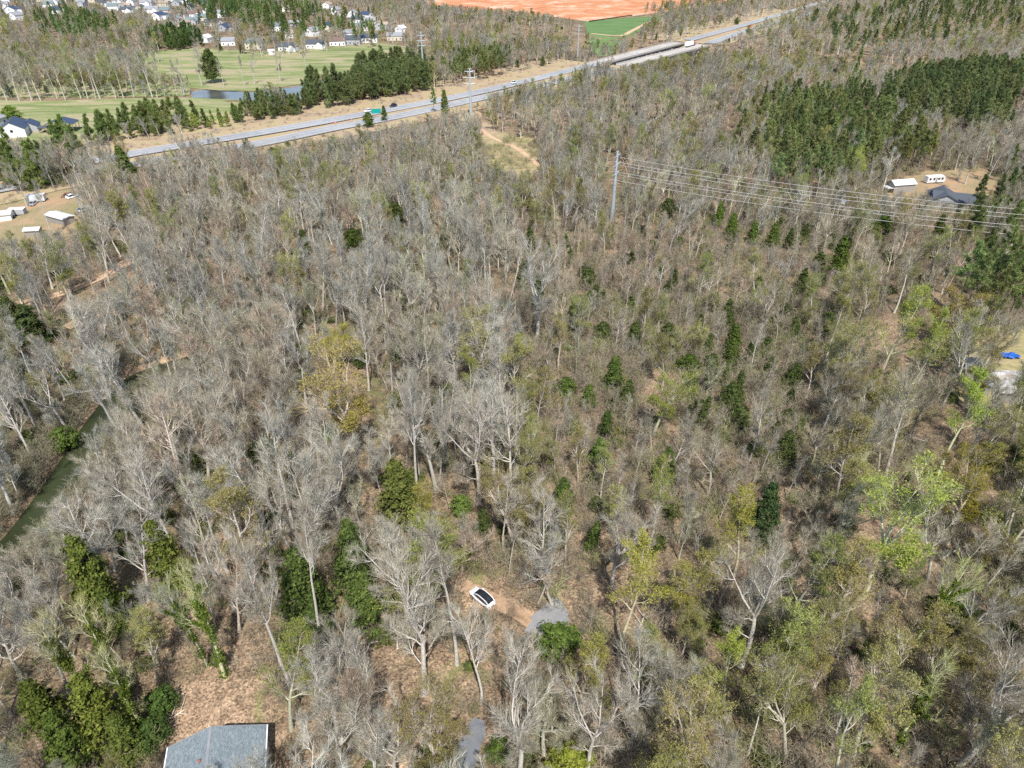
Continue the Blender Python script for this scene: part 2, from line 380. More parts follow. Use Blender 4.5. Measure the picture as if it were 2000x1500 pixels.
sheet('river_bank', [(185, 770), (215, 725), (275, 670), (350, 640), (410, 650), (375, 688), (300, 695), (240, 735), (205, 790)], M['bank'], 2, .06, 'sandy mud bank of the river', wob=.9)
pts = [P(*p)[:2] for p in [(0, 600), (60, 590), (130, 570), (190, 545), (260, 508), (330, 480)]]
ribbon('dirt_track', smooth(pts, 8), 4.5, M['track'], .1, label='pale dirt track through the left wood')
pts = [P(*p)[:2] for p in [(130, 640), (190, 612), (240, 600), (300, 575)]]
ribbon('dirt_track', smooth(pts, 8), 5, M['track'], .1, label='wide dirt patch beside the track')
pts = [P(*p)[:2] for p in [(1155, 66), (1210, 70), (1235, 60), (1270, 42)]]
ribbon('gravel_path', smooth(pts, 6), 5, M['track'], .2, label='forked sandy path across the lawn')
pts = [P(*p)[:2] for p in [(1380, -5), (1440, 12)]]
drive = smooth([P(*p)[:2] for p in [(915, 1530), (918, 1470), (935, 1400), (985, 1330), (1040, 1270), (1075, 1215), (1060, 1185), (1010, 1165), (945, 1150)]], 6)
sheet('driveway', [(880, 1530), (892, 1460), (903, 1430), (924, 1404), (943, 1408), (948, 1440), (938, 1472), (925, 1530)], M['asphalt'], .9, .06, wob=.22, label='dark asphalt drive at the bottom edge')
ribbon('driveway', drive[26:37], 5.6, M['asphalt2'], .05, label='grey asphalt turning area near the white car')

ribbon('dirt_track', smooth([P(*p)[:2] for p in [(1040, 1215), (1010, 1195), (975, 1178), (940, 1160), (900, 1140), (860, 1095)]], 5), 2.6, M['bank'], .045, label='faint worn track of bare soil under the white car')
wl = np.array(RIVER); ribbon('river', RIVER, 11, M['river'], z=-1.75, label='narrow dark green river')
sheet('pond', POND, M['pond'], 14, label='grey still pond beside the pines', zfix=-.25)
sheet('river_pool', [(212, 1045), (225, 1015), (240, 1008), (262, 1010), (245, 1030), (228, 1052)], M['river'], 2, .05, 'dark pool of water under the bare trees')

# highway
mid = [((a[0]+b[0])/2, (a[1]+b[1])/2) for a, b in zip(HWF, HWN)]
def part_of(line, lo=None, hi=None):
    out = []
    for p in line:
        s = (p[0]-BM[0])*BD[0]+(p[1]-BM[1])*BD[1]
        if lo is not None and s < lo: continue
        if hi is not None and s > hi: continue
        out.append(p)
    return out
hb = BL/2
for lo, hi, nm in ((None, -hb+2, 'west of the bridge'), (hb-2, None, 'beyond the bridge')):
    ribbon('road_verge', part_of(mid, lo, hi), 84, M['verge'], .25, side=14, label='dry grass verge of the highway '+nm)
    ribbon('highway', part_of(HWF, lo, hi), 11.5, M['road'], z=.72, label='far carriageway of the highway '+nm)
    ribbon('highway', part_of(HWN, lo, hi), 11.5, M['road'], z=.72, label='near carriageway of the highway '+nm)
for ln in (HWF, HWN):
    for sd in (-4.6, 4.2): ribbon('road_marking', ln, .28, M['stripe'], z=.9, side=sd, label='white edge line of the highway')
    L = np.array(ln); mb = MB()
    for i in range(len(L)-1):
        a, b = L[i], L[i+1]; n = max(1, int(math.dist(a, b)/12)); T = (b-a)/math.dist(a, b); Nn = np.array([-T[1], T[0]])
        for k in range(n):
            c = a+(b-a)*(k+.5)/n; q = [c-T*1.5-Nn*.1, c+T*1.5-Nn*.1, c+T*1.5+Nn*.1, c-T*1.5+Nn*.1]
            mb.add([(p[0], p[1], .9) for p in q], [(0, 1, 2, 3)])
    tag(mb.obj('road_marking', M['stripe']), 'dashed white lane line of the highway', kind='structure')

def bridge(line, label):
    seg = part_of(line, -hb-4, hb+4); a = np.array(seg[0]); b = np.array(seg[-1]); L = math.dist(a, b)
    r = empty('highway_bridge', (a[0], a[1], 0), math.atan2(b[1]-a[1], b[0]-a[0]), label, 'bridge', 'twin highway bridges')
    m = MB(); m.box(0, L, -6.3, 6.3, .35, .82); m.obj('deck', M['deck'], r)
    for s in (-1, 1):
        m = MB(); y = s*6.15; m.box(0, L, y-.18, y+.18, .82, 1.75); m.obj('parapet', M['deck'], r)
    for y in (-4.8, -1.6, 1.6, 4.8):
        m = MB(); m.box(1, L-1, y-.3, y+.3, -1.3, .33); m.obj('girder', M['greyroof'], r)
    for k in range(1, 6):
        x = L*k/6; m = MB(); m.box(x-.8, x+.8, -6.2, 6.2, -2.5, -1.32); pc = m.obj('pier_cap', M['deck'], r)
        for y in (-4.4, 0, 4.4):
            m = MB(); m.tube([(x, y, -10.5), (x, y, -2.5)], .65, 10); m.obj('pier', M['deck'], r)
    for x in (0, L):
        m = MB(); m.box(x-1.2, x+1.2, -6.6, 6.6, -7, .3); m.obj('abutment', M['deck'], r)
bridge(HWF, 'farther of the two pale concrete highway bridges'); bridge(HWN, 'nearer pale concrete highway bridge with dark piers below')

# ------------------------------------------------------------------ trees
def norm(a): return a/np.maximum(np.linalg.norm(a, axis=-1, keepdims=True), 1e-9)
class Grow:
    def __init__(s, seed): s.r = np.random.default_rng(seed)
    def poly(s, p0, d0, L, S, jit, trop):
        n = len(p0); pts = np.zeros((n, S, 3)); pts[:, 0] = p0; d = norm(d0); st = (L/(S-1))[:, None]
        for k in range(1, S):
            d = norm(d + jit*s.r.normal(size=(n, 3)) + np.array([0, 0, trop])); pts[:, k] = pts[:, k-1]+d*st
        return pts
    def kids(s, pts, R, L, k, t0, t1, a0, a1):
        """k side branches of every branch: start points, directions, parent radius, parameter t, parent length"""
        n, S, _ = pts.shape; t = (np.arange(k)[None]+s.r.random((n, k)))/k; t = t0+(t1-t0)*t
        f = t*(S-1); i = np.minimum(f.astype(int), S-2); fr = (f-i)[..., None]; idx = np.arange(n)[:, None]
        a = pts[idx, i]; b = pts[idx, i+1]; p = a+(b-a)*fr; d = norm(b-a)
        ref = norm(s.r.normal(size=d.shape)); perp = norm(np.cross(d, ref)); ang = s.r.uniform(a0, a1, (n, k))[..., None]
        nd = d*np.cos(ang)+perp*np.sin(ang); rr = R[idx, i]*(1-fr[..., 0])+R[idx, i+1]*fr[..., 0]
        return p.reshape(-1, 3), nd.reshape(-1, 3), rr.ravel(), t.ravel(), np.repeat(L, k)
def tubes(pts, R, k):
    n, S, _ = pts.shape; T = norm(np.gradient(pts, axis=1)); ref = np.where(np.abs(T[..., 2:3]) < .9, np.array([0, 0, 1.]), np.array([1., 0, 0]))
    u = norm(np.cross(T, ref)); v = np.cross(T, u); a = 2*np.pi*np.arange(k)/k
    V = pts[:, :, None]+R[:, :, None, None]*(u[:, :, None]*np.cos(a)[:, None]+v[:, :, None]*np.sin(a)[:, None])
    base = (np.arange(n)*S*k)[:, None, None]+(np.arange(S-1)*k)[None, :, None]; j = np.arange(k)[None, None]
    q = np.stack([base+j, base+(j+1) % k, base+k+(j+1) % k, base+k+j], -1).reshape(-1, 4)
    return V.reshape(-1, 3), q
def strips(r, pts, w):
    n, S, _ = pts.shape; d = norm(pts[:, -1]-pts[:, 0]); side = norm(np.cross(d, norm(r.normal(size=(n, 3)))))
    V = []; 
    for k in range(S-1):
        ww = w*(1-k/(S-1)*.7); V += [pts[:, k]-side*ww/2, pts[:, k]+side*ww/2]
    V.append(pts[:, -1]); V = np.stack(V, 1); m = V.shape[1]; b = np.arange(n)*m
    tr = []
    for k in range(S-2): tr += [np.stack([b+2*k, b+2*k+1, b+2*k+3], 1), np.stack([b+2*k, b+2*k+3, b+2*k+2], 1)]
    tr.append(np.stack([b+m-3, b+m-2, b+m-1], 1)); return V.reshape(-1, 3), np.concatenate(tr)
def leaves(r, pts, size, nrm=None, el=1.0):
    n = len(pts); a = norm(r.normal(size=(n, 3))) if nrm is None else norm(nrm+.7*r.normal(size=(n, 3)))
    u = norm(np.cross(a, norm(r.normal(size=(n, 3))))); v = np.cross(a, u); s = size*r.uniform(.6, 1.4, (n, 1))
    V = np.stack([pts-u*s*.5, pts+u*s*.5*.9-v*s*.2, pts+v*s*.8*el], 1).reshape(-1, 3)
    return V, np.arange(3*n).reshape(-1, 3)
class Acc:
    def __init__(s): s.v = []; s.q = []; s.t = []; s.n = 0
    def add(s, v, q=None, t=None):
        if q is not None: s.q.append(q+s.n)
        if t is not None: s.t.append(t+s.n)
        s.v.append(v); s.n += len(v)
    def arr(s):
        return np.concatenate(s.v), (np.concatenate(s.q) if s.q else np.zeros((0, 4), int)), (np.concatenate(s.t) if s.t else np.zeros((0, 3), int))

def broad(seed, H=20, R=.32, cb=.35, spread=5.5, nl=14, leaders=0, k2=7, k3=6, k4=5, up1=.11, ang=(.55, 1.05), tw=.031, leafn=0, leafs=.22, twl=1.2, lean=.05, ivy=0, r_=.82):
    g = Grow(seed); wood = Acc(); fine = Acc(); lf = Acc(); r = g.r
    S0 = 12; hT = H if not leaders else H*.5
    d0 = np.array([[r.normal()*lean, r.normal()*lean, 1.]])
    tr = g.poly(np.zeros((1, 3))-[0, 0, .6], d0, np.array([hT+.6]), S0, .045, .06)
    tt = np.linspace(0, 1, S0); Rt = (R*(1-(.93 if not leaders else .4)*tt**1.1)*(1+.5*np.exp(-tt*14)))[None]
    wood.add(*tubes(tr, Rt, 8)); stems = [(tr, Rt, np.array([hT]))]
    if leaders:
        p, d, rr, t, PL = g.kids(tr, Rt, np.array([hT]), leaders, .82, .99, .25, .55)
        L = H*.55*r.uniform(.8, 1.1, len(p)); q = g.poly(p, d, L, 10, .10, .12); Rq = rr[:, None]*.75*(1-.9*np.linspace(0, 1, 10))[None]
        wood.add(*tubes(q, Rq, 6)); stems = [(q, Rq, L)]
        p, d, rr, t, PL = g.kids(tr, Rt, np.array([hT]), 3, .5, .85, .8, 1.2); L = spread*r.uniform(.4, .9, 3)
        q2 = g.poly(p, d, L, 10, .14, up1); R2 = rr[:, None]*.35*(1-.9*np.linspace(0, 1, 10))[None]; wood.add(*tubes(q2, R2, 5)); stems.append((q2, R2, L))
    for q, Rq, L in stems:
        one = len(q) == 1 and not leaders; n1 = nl if one else max(5, nl//2)
        p, d, rr, t, PL = g.kids(q, Rq, L, n1, cb if one else .15, .98, *ang)
        L1 = (spread*(1-.65*((t-(cb if one else 0))/(1-(cb if one else 0)))**1.5) if one else PL*.5*(1-.5*t))*r.uniform(.6, 1.15, len(p))
        R1 = np.minimum(rr*.62, .02*L1+.035)
        q1 = g.poly(p, d, L1, 8, .095, up1); IV = q1[:max(3, len(q1)//2)]; R1 = R1[:, None]*(1-r_*np.linspace(0, 1, 8))[None]; wood.add(*tubes(q1, R1, 5))
        p, d, rr, t, PL = g.kids(q1, R1, L1, k2, .15, 1, .3, .75); L2 = PL*.52*(1-.4*t)*r.uniform(.6, 1.3, len(p)); 
        q2 = g.poly(p, d, L2, 6, .10, up1*.9); R2 = np.maximum(rr*.65, .024)[:, None]*(1-.75*np.linspace(0, 1, 6))[None]; wood.add(*tubes(q2, R2, 4))
        p, d, rr, t, PL = g.kids(q2, R2, L2, k3, .12, 1, .28, .65); L3 = (PL*.5+.5)*(1-.35*t)*r.uniform(.6, 1.3, len(p))
        q3 = g.poly(p, d, L3, 4, .09, up1); V, T = strips(r, q3, tw*1.35); wood.add(V, t=T)
        R3 = np.full((len(q3), 4), .01)
        p, d, rr, t, PL = g.kids(q3, R3, L3, k4, .1, 1, .22, .6); L4 = (PL*.45+.35*twl)*r.uniform(.6, 1.4, len(p))*twl
        q4 = g.poly(p, d, L4, 3, .08, .12); V, T = strips(r, q4, tw*.75); fine.add(V, t=T)
        if leafn:
            n = int(leafn*len(q4)/sum(1 for _ in range(1))/len(q4)/len(stems)) if False else leafn//len(stems)
            i = r.integers(0, len(q4), n); s = r.random(n)[:, None]
            pp = q4[i, 1]*(1-s)+q4[i, 2]*s + r.normal(size=(n, 3))*.08; V, T = leaves(r, pp, leafs); lf.add(V, t=T)
    if ivy:
        n = ivy*2; i = r.integers(0, len(IV), n); k = r.random(n)**1.3*.75*7; a = k.astype(int); fr = (k-a)[:, None]
        c = IV[i, a]*(1-fr)+IV[i, a+1]*fr; o = norm(r.normal(size=(n, 3))); V, T = leaves(r, c+o*r.exponential(.16, (n, 1)), .24, o); lf.add(V, t=T)
        n = ivy; s = r.random(n)**1.2*.85; s = s[r.random(n) < .55+.45*np.sin(s*31+seed)]; n = len(s); f = s*(S0-1); i = np.minimum(f.astype(int), S0-2); fr = (f-i)[:, None]
        c = tr[0, i]*(1-fr)+tr[0, i+1]*fr; a = r.uniform(0, 2*np.pi, n); rad = (R*.9+r.exponential(.22, n)*(1-s*.5))[:, None]
        o = np.stack([np.cos(a), np.sin(a), r.normal(size=n)*.3], 1); V, T = leaves(r, c+o*rad, .27, o); lf.add(V, t=T)
    return wood, fine, lf
def conifer(seed, H=18, R=.22, cb=.4, spread=3.2, nl=34, clump=15, tuft=.62, wide=.105, shape=1.0, ang=(1.0, 1.45), up1=.05, ck=5):
    g = Grow(seed); r = g.r; wood = Acc(); lf = Acc()
    tr = g.poly(np.zeros((1, 3))-[0, 0, .5], np.array([[r.normal()*.03, r.normal()*.03, 1]]), np.array([H+.5]), 12, .02, .05)
    tt = np.linspace(0, 1, 12); Rt = (R*(1-.93*tt))[None]; wood.add(*tubes(tr, Rt, 7))
    p, d, rr, t, PL = g.kids(tr, Rt, np.array([H]), nl, cb, .99, *ang); u = (t-cb)/(1-cb)
    L1 = spread*np.clip(1.05-u, .1, 1)**shape*np.clip(.55+u*2.5, 0, 1)*r.uniform(.65, 1.15, len(p)); q = g.poly(p, d, L1, 6, .08, up1)
    R1 = np.minimum(rr*.4, .06)[:, None]*(1-.8*np.linspace(0, 1, 6))[None]; wood.add(*tubes(q, R1, 4))
    p, d, rr, t, PL = g.kids(q, R1, L1, ck, .25, 1, .5, 1.0); L2 = PL*.35*r.uniform(.5, 1.2, len(p)); q2 = g.poly(p, d, L2, 3, .1, .1)
    tips = np.concatenate([q2[:, -1], q2[:, 1], q[:, -1], q[:, -2], tr[:, -1]]); ds = np.concatenate([norm(q2[:, 2]-q2[:, 1])]*2+[norm(q[:, -1]-q[:, -2])]*2+[np.array([[0, 0, 1.]])])
    n = len(tips); c = np.repeat(tips, clump, 0); dd = norm(np.repeat(ds, clump, 0)*.6+np.array([0, 0, .35])+r.normal(size=(n*clump, 3))*.75)
    c = c + r.normal(size=c.shape)*tuft*.22; side = norm(np.cross(dd, r.normal(size=dd.shape))); Lt = tuft*r.uniform(.6, 1.3, (len(c), 1))
    V = np.stack([c-side*wide/2, c+side*wide/2, c+dd*Lt], 1).reshape(-1, 3); lf.add(V, t=np.arange(len(V)).reshape(-1, 3))
    return wood, Acc(), lf
def cedar(seed, H=8, spread=2.2, n=5600, size=.25, round_=False, R=.14):
    g = Grow(seed); r = g.r; wood = Acc(); lf = Acc()
    tr = g.poly(np.zeros((1, 3))-[0, 0, .4], np.array([[0, 0, 1.]]), np.array([H*.92]), 8, .03, .05); wood.add(*tubes(tr, (R*(1-.9*np.linspace(0, 1, 8)))[None], 6))
    m = 150; u = r.random(m)**.85; a = r.uniform(0, 2*np.pi, m)
    prof = (np.sqrt(np.clip(1-(2*u-.9)**2, .05, 1)) if round_ else (1.02-u)**.75*np.clip(u*7+.35, 0, 1))
    lo = .12 if not round_ else .15
    rad = spread*prof*r.uniform(.4, 1.15, m); cx = np.stack([np.cos(a)*rad, np.sin(a)*rad, H*(lo+(1-lo)*u)-rad*.10], 1); cs = r.uniform(.2, .95, m)*(spread/2.2)**.5*(1.15-u*.5)
    i = r.integers(0, m, n); o = norm(r.normal(size=(n, 3))); out = np.stack([np.cos(a[i]), np.sin(a[i]), .35+0*a[i]], 1)
    pp = cx[i]+o*(r.random((n, 1))**.5)*cs[i][:, None]*np.array([1.25, 1.25, .75]); V, T = leaves(r, pp, size, o*.6+out, 1.2); lf.add(V, t=T)
    for k in range(0, m, 5): pass
    st = np.stack([np.zeros(m), np.zeros(m), cx[:, 2]*.9], 1); q = np.stack([st, (st+cx)/2, cx], 1); wood.add(*tubes(q, np.full((m, 3), .02)*np.array([1.5, 1, .5]), 3))
    return wood, Acc(), lf
def bush(seed, H=2.4, n=9, leaf=0, spread=.8):
    g = Grow(seed); r = g.r; wood = Acc(); fine = Acc(); lf = Acc()
    p = np.column_stack([r.normal(size=(n, 2))*.35, np.zeros(n)-.1]); d = np.column_stack([r.normal(size=(n, 2))*.45*spread, np.ones(n)])
    L = H*r.uniform(.6, 1.1, n); q = g.poly(p, d, L, 5, .12, .03); V, T = strips(r, q, .04); fine.add(V, t=T)
    R1 = np.full((n, 5), .02); p, d, rr, t, PL = g.kids(q, R1, L, 9, .25, 1, .4, .9); L2 = PL*.4*r.uniform(.5, 1.2, len(p)); q2 = g.poly(p, d, L2, 3, .15, .1); V, T = strips(r, q2, .026); fine.add(V, t=T)
    p, d, rr, t, PL = g.kids(q2, np.full((len(q2), 3), .01), L2, 4, .2, 1, .4, .9); q3 = g.poly(p, d, PL*.5, 3, .15, .1); V, T = strips(r, q3, .02); fine.add(V, t=T)
    if leaf:
        i = r.integers(0, len(q3), leaf); V, T = leaves(r, q3[i, 2]+r.normal(size=(leaf, 3))*.08, .2); lf.add(V, t=T)
    return wood, fine, lf

def pack(name, tri, mats3, whole=True):
    """(trunk mesh, crown mesh, whole mesh); mats3: wood, twig, leaf"""
    wood, fine, lf = tri; out = []
    cr = Acc(); mt = []; nw = 0
    for a, mi in ((fine, 0), (lf, 1)):
        if a.n: v, q, t = a.arr(); cr.add(v, t=t); mt += [mi]*len(t)
    cm = None; tm = None
    if wood.n: v, q, t = wood.arr(); nw = len(t); tm = mesh_from(name+'_trunk', v, q if len(q) else None, t, mats=[mats3[0]], smooth_=False); sm = np.zeros(len(tm.polygons), bool); sm[:len(q)] = True; tm.polygons.foreach_set('use_smooth', sm)
    if cr.n: v, q, t = cr.arr(); cm = mesh_from(name+'_crown', v, None, t, mt=mt, mats=[mats3[1], mats3[2]])
    al = Acc(); nq = 0
    if wood.n: v, q, t = wood.arr(); al.add(v, q=q, t=t if nw else None); nq = len(q)
    if cr.n: v, q, t = cr.arr(); al.add(v, t=t)
    v, q, t = al.arr(); wm = mesh_from(name, v, q if nq else None, t, mq=np.zeros(nq, int), mt=np.concatenate([np.zeros(nw, int), np.array(mt, int)+1]), mats=mats3)
    sm = np.zeros(len(wm.polygons), bool); sm[:nq] = True; wm.polygons.foreach_set('use_smooth', sm)
    return tm, cm, wm
BT = [M['bark'], M['twig'], M['leaf']]; BD3 = [M['dark_bark'], M['twig'], M['leaf']]
PROTO = {
 'bare_tree': [pack('bare_tree', broad(10+i, **k), BT) for i, k in enumerate([
    dict(H=21, R=.34, cb=.38, spread=6, nl=13), dict(H=20, R=.36, leaders=3, spread=6.5, nl=12), dict(H=22, R=.30, cb=.5, spread=5, nl=13, ang=(.45, .9)),
    dict(H=19, R=.38, leaders=4, spread=7, nl=11, ang=(.5, 1.1)), dict(H=20, R=.3, cb=.3, spread=5.8, nl=15, ang=(.7, 1.25)), dict(H=21, R=.33, leaders=2, spread=6, nl=15), dict(H=20, R=.26, cb=.55, spread=4.2, nl=12, ang=(.4, .8)),
    dict(H=17, R=.24, cb=.25, spread=5.2, nl=17, ang=(.5, 1.0), k3=7, tw=.026), dict(H=18, R=.22, cb=.4, spread=5, nl=12, ang=(.6, 1.3), lean=.14, k4=4), dict(H=18, R=.25, leaders=5, spread=5, nl=9, ang=(.4, .9), tw=.027, k3=7)])],
 'slender_tree': [pack('slender_tree', broad(40+i, **k), BT) for i, k in enumerate([
    dict(H=15, R=.14, cb=.35, spread=2.6, nl=13, k2=5, k3=5, k4=4, ang=(.4, .85)), dict(H=16, R=.15, cb=.5, spread=2.4, nl=11, k2=5, k3=5, k4=4, ang=(.35, .8)),
    dict(H=14, R=.12, cb=.3, spread=2.2, nl=14, k2=5, k3=4, k4=4, ang=(.5, 1)), dict(H=15, R=.13, cb=.25, spread=3, nl=12, k2=6, k3=5, k4=4, ang=(.35, .75), lean=.1), dict(H=17, R=.16, cb=.6, spread=2.6, nl=10, k2=5, k3=5, k4=5, ang=(.4, .9))])],
 'budding_tree': [pack('budding_tree', broad(60+i, **k), BT) for i, k in enumerate([
    dict(H=19, R=.3, cb=.33, spread=5.5, nl=13, k4=3, leafn=7500, leafs=.155), dict(H=18, R=.3, leaders=3, spread=6, nl=12, k4=3, leafn=7500, leafs=.155),
    dict(H=20, R=.28, cb=.4, spread=4.6, nl=13, k4=3, leafn=6000, leafs=.15, ang=(.45, .9)), dict(H=17, R=.32, leaders=4, spread=6.5, nl=11, k4=3, leafn=8500, leafs=.155)])],
 'pine_tree': [pack('pine_tree', conifer(80+i, **k), [M['dark_bark'], M['twig'], M['needle']]) for i, k in enumerate([
    dict(H=18, cb=.45, spread=3.4), dict(H=18, cb=.35, spread=3.2, nl=38), dict(H=17, cb=.5, spread=3.6, nl=30, shape=.7), dict(H=18, cb=.4, spread=2.9, nl=36, shape=.8)])],
 'young_pine': [pack('young_pine', conifer(90+i, **k), [M['dark_bark'], M['twig'], M['needle']]) for i, k in enumerate([
    dict(H=10, R=.15, cb=.12, spread=2.6, nl=42, shape=.9, tuft=.6), dict(H=10, R=.15, cb=.15, spread=2.3, nl=40, shape=.8, tuft=.58), dict(H=10, R=.15, cb=.2, spread=2.7, nl=36, shape=.7, tuft=.62)])],
 'evergreen_tree': [pack('evergreen_tree', cedar(100+i, **k), [M['dark_bark'], M['twig'], M['ever']]) for i, k in enumerate([
    dict(H=8, spread=1.9), dict(H=7, spread=2.3, round_=True), dict(H=9, spread=2.2)])],
 'ivy_tree': [pack('ivy_tree', broad(120+i, H=18, R=.3, cb=.45, spread=5, nl=11, k2=6, k3=5, k4=4, ivy=2600), [M['bark'], M['twig'], M['ever']]) for i in range(2)],
 'brush': [pack('brush', bush(130+i), BT) for i in range(4)],
 'green_brush': [pack('green_brush', cedar(140, H=1.8, spread=1.2, n=900, size=.22, round_=True, R=.05), [M['dark_bark'], M['twig'], M['ever']]), pack('green_brush', cedar(141, H=1.3, spread=1.3, n=800, size=.22, round_=True, R=.05), [M['dark_bark'], M['twig'], M['ever']])],
}
PROTO['birch'] = PROTO['bare_tree']
BASEH = dict(bare_tree=20, slender_tree=15, budding_tree=18, pine_tree=18, young_pine=10, evergreen_tree=8, ivy_tree=18)
CAT = dict(bare_tree='bare tree', slender_tree='slender tree', budding_tree='budding tree', pine_tree='pine tree', young_pine='young pine', evergreen_tree='evergreen tree', ivy_tree='ivy tree')

def place(kind, x, y, h, tint, label, group, var=None, wide=1.0, parts=True, rz=None, wtint=None, tilt=None):
    pr = PROTO[kind]; tm, cm, wm = pr[(var if var is not None else random.randrange(len(pr))) % len(pr)]
    if kind == 'bare_tree' and var is None and y > 345: pr = [pr[i] for i in (0, 1, 3, 4, 7, 9)]; tm, cm, wm = random.choice(pr)
    s = h/BASEH[kind]; z = float(terr(x, y)); rz = random.uniform(0, 6.283) if rz is None else rz
    if parts:
        r = empty(kind, (x, y, z), rz, label, CAT[kind], group); obs = [link('trunk', tm, r), link('crown', cm, r)]
    else:
        r = link(kind, wm); r.location = (x, y, z); r.rotation_euler = (0, 0, rz); tag(r, label, CAT[kind], group); obs = [r]
    if tilt: r.rotation_euler = (tilt[0], tilt[1], rz)
    r.scale = (s*wide, s*wide, s)
    obs[-1]['tint'] = tint; obs[0]['tint'] = wtint or tuple(.5*(v+1)*.95 for v in tint)
    return r

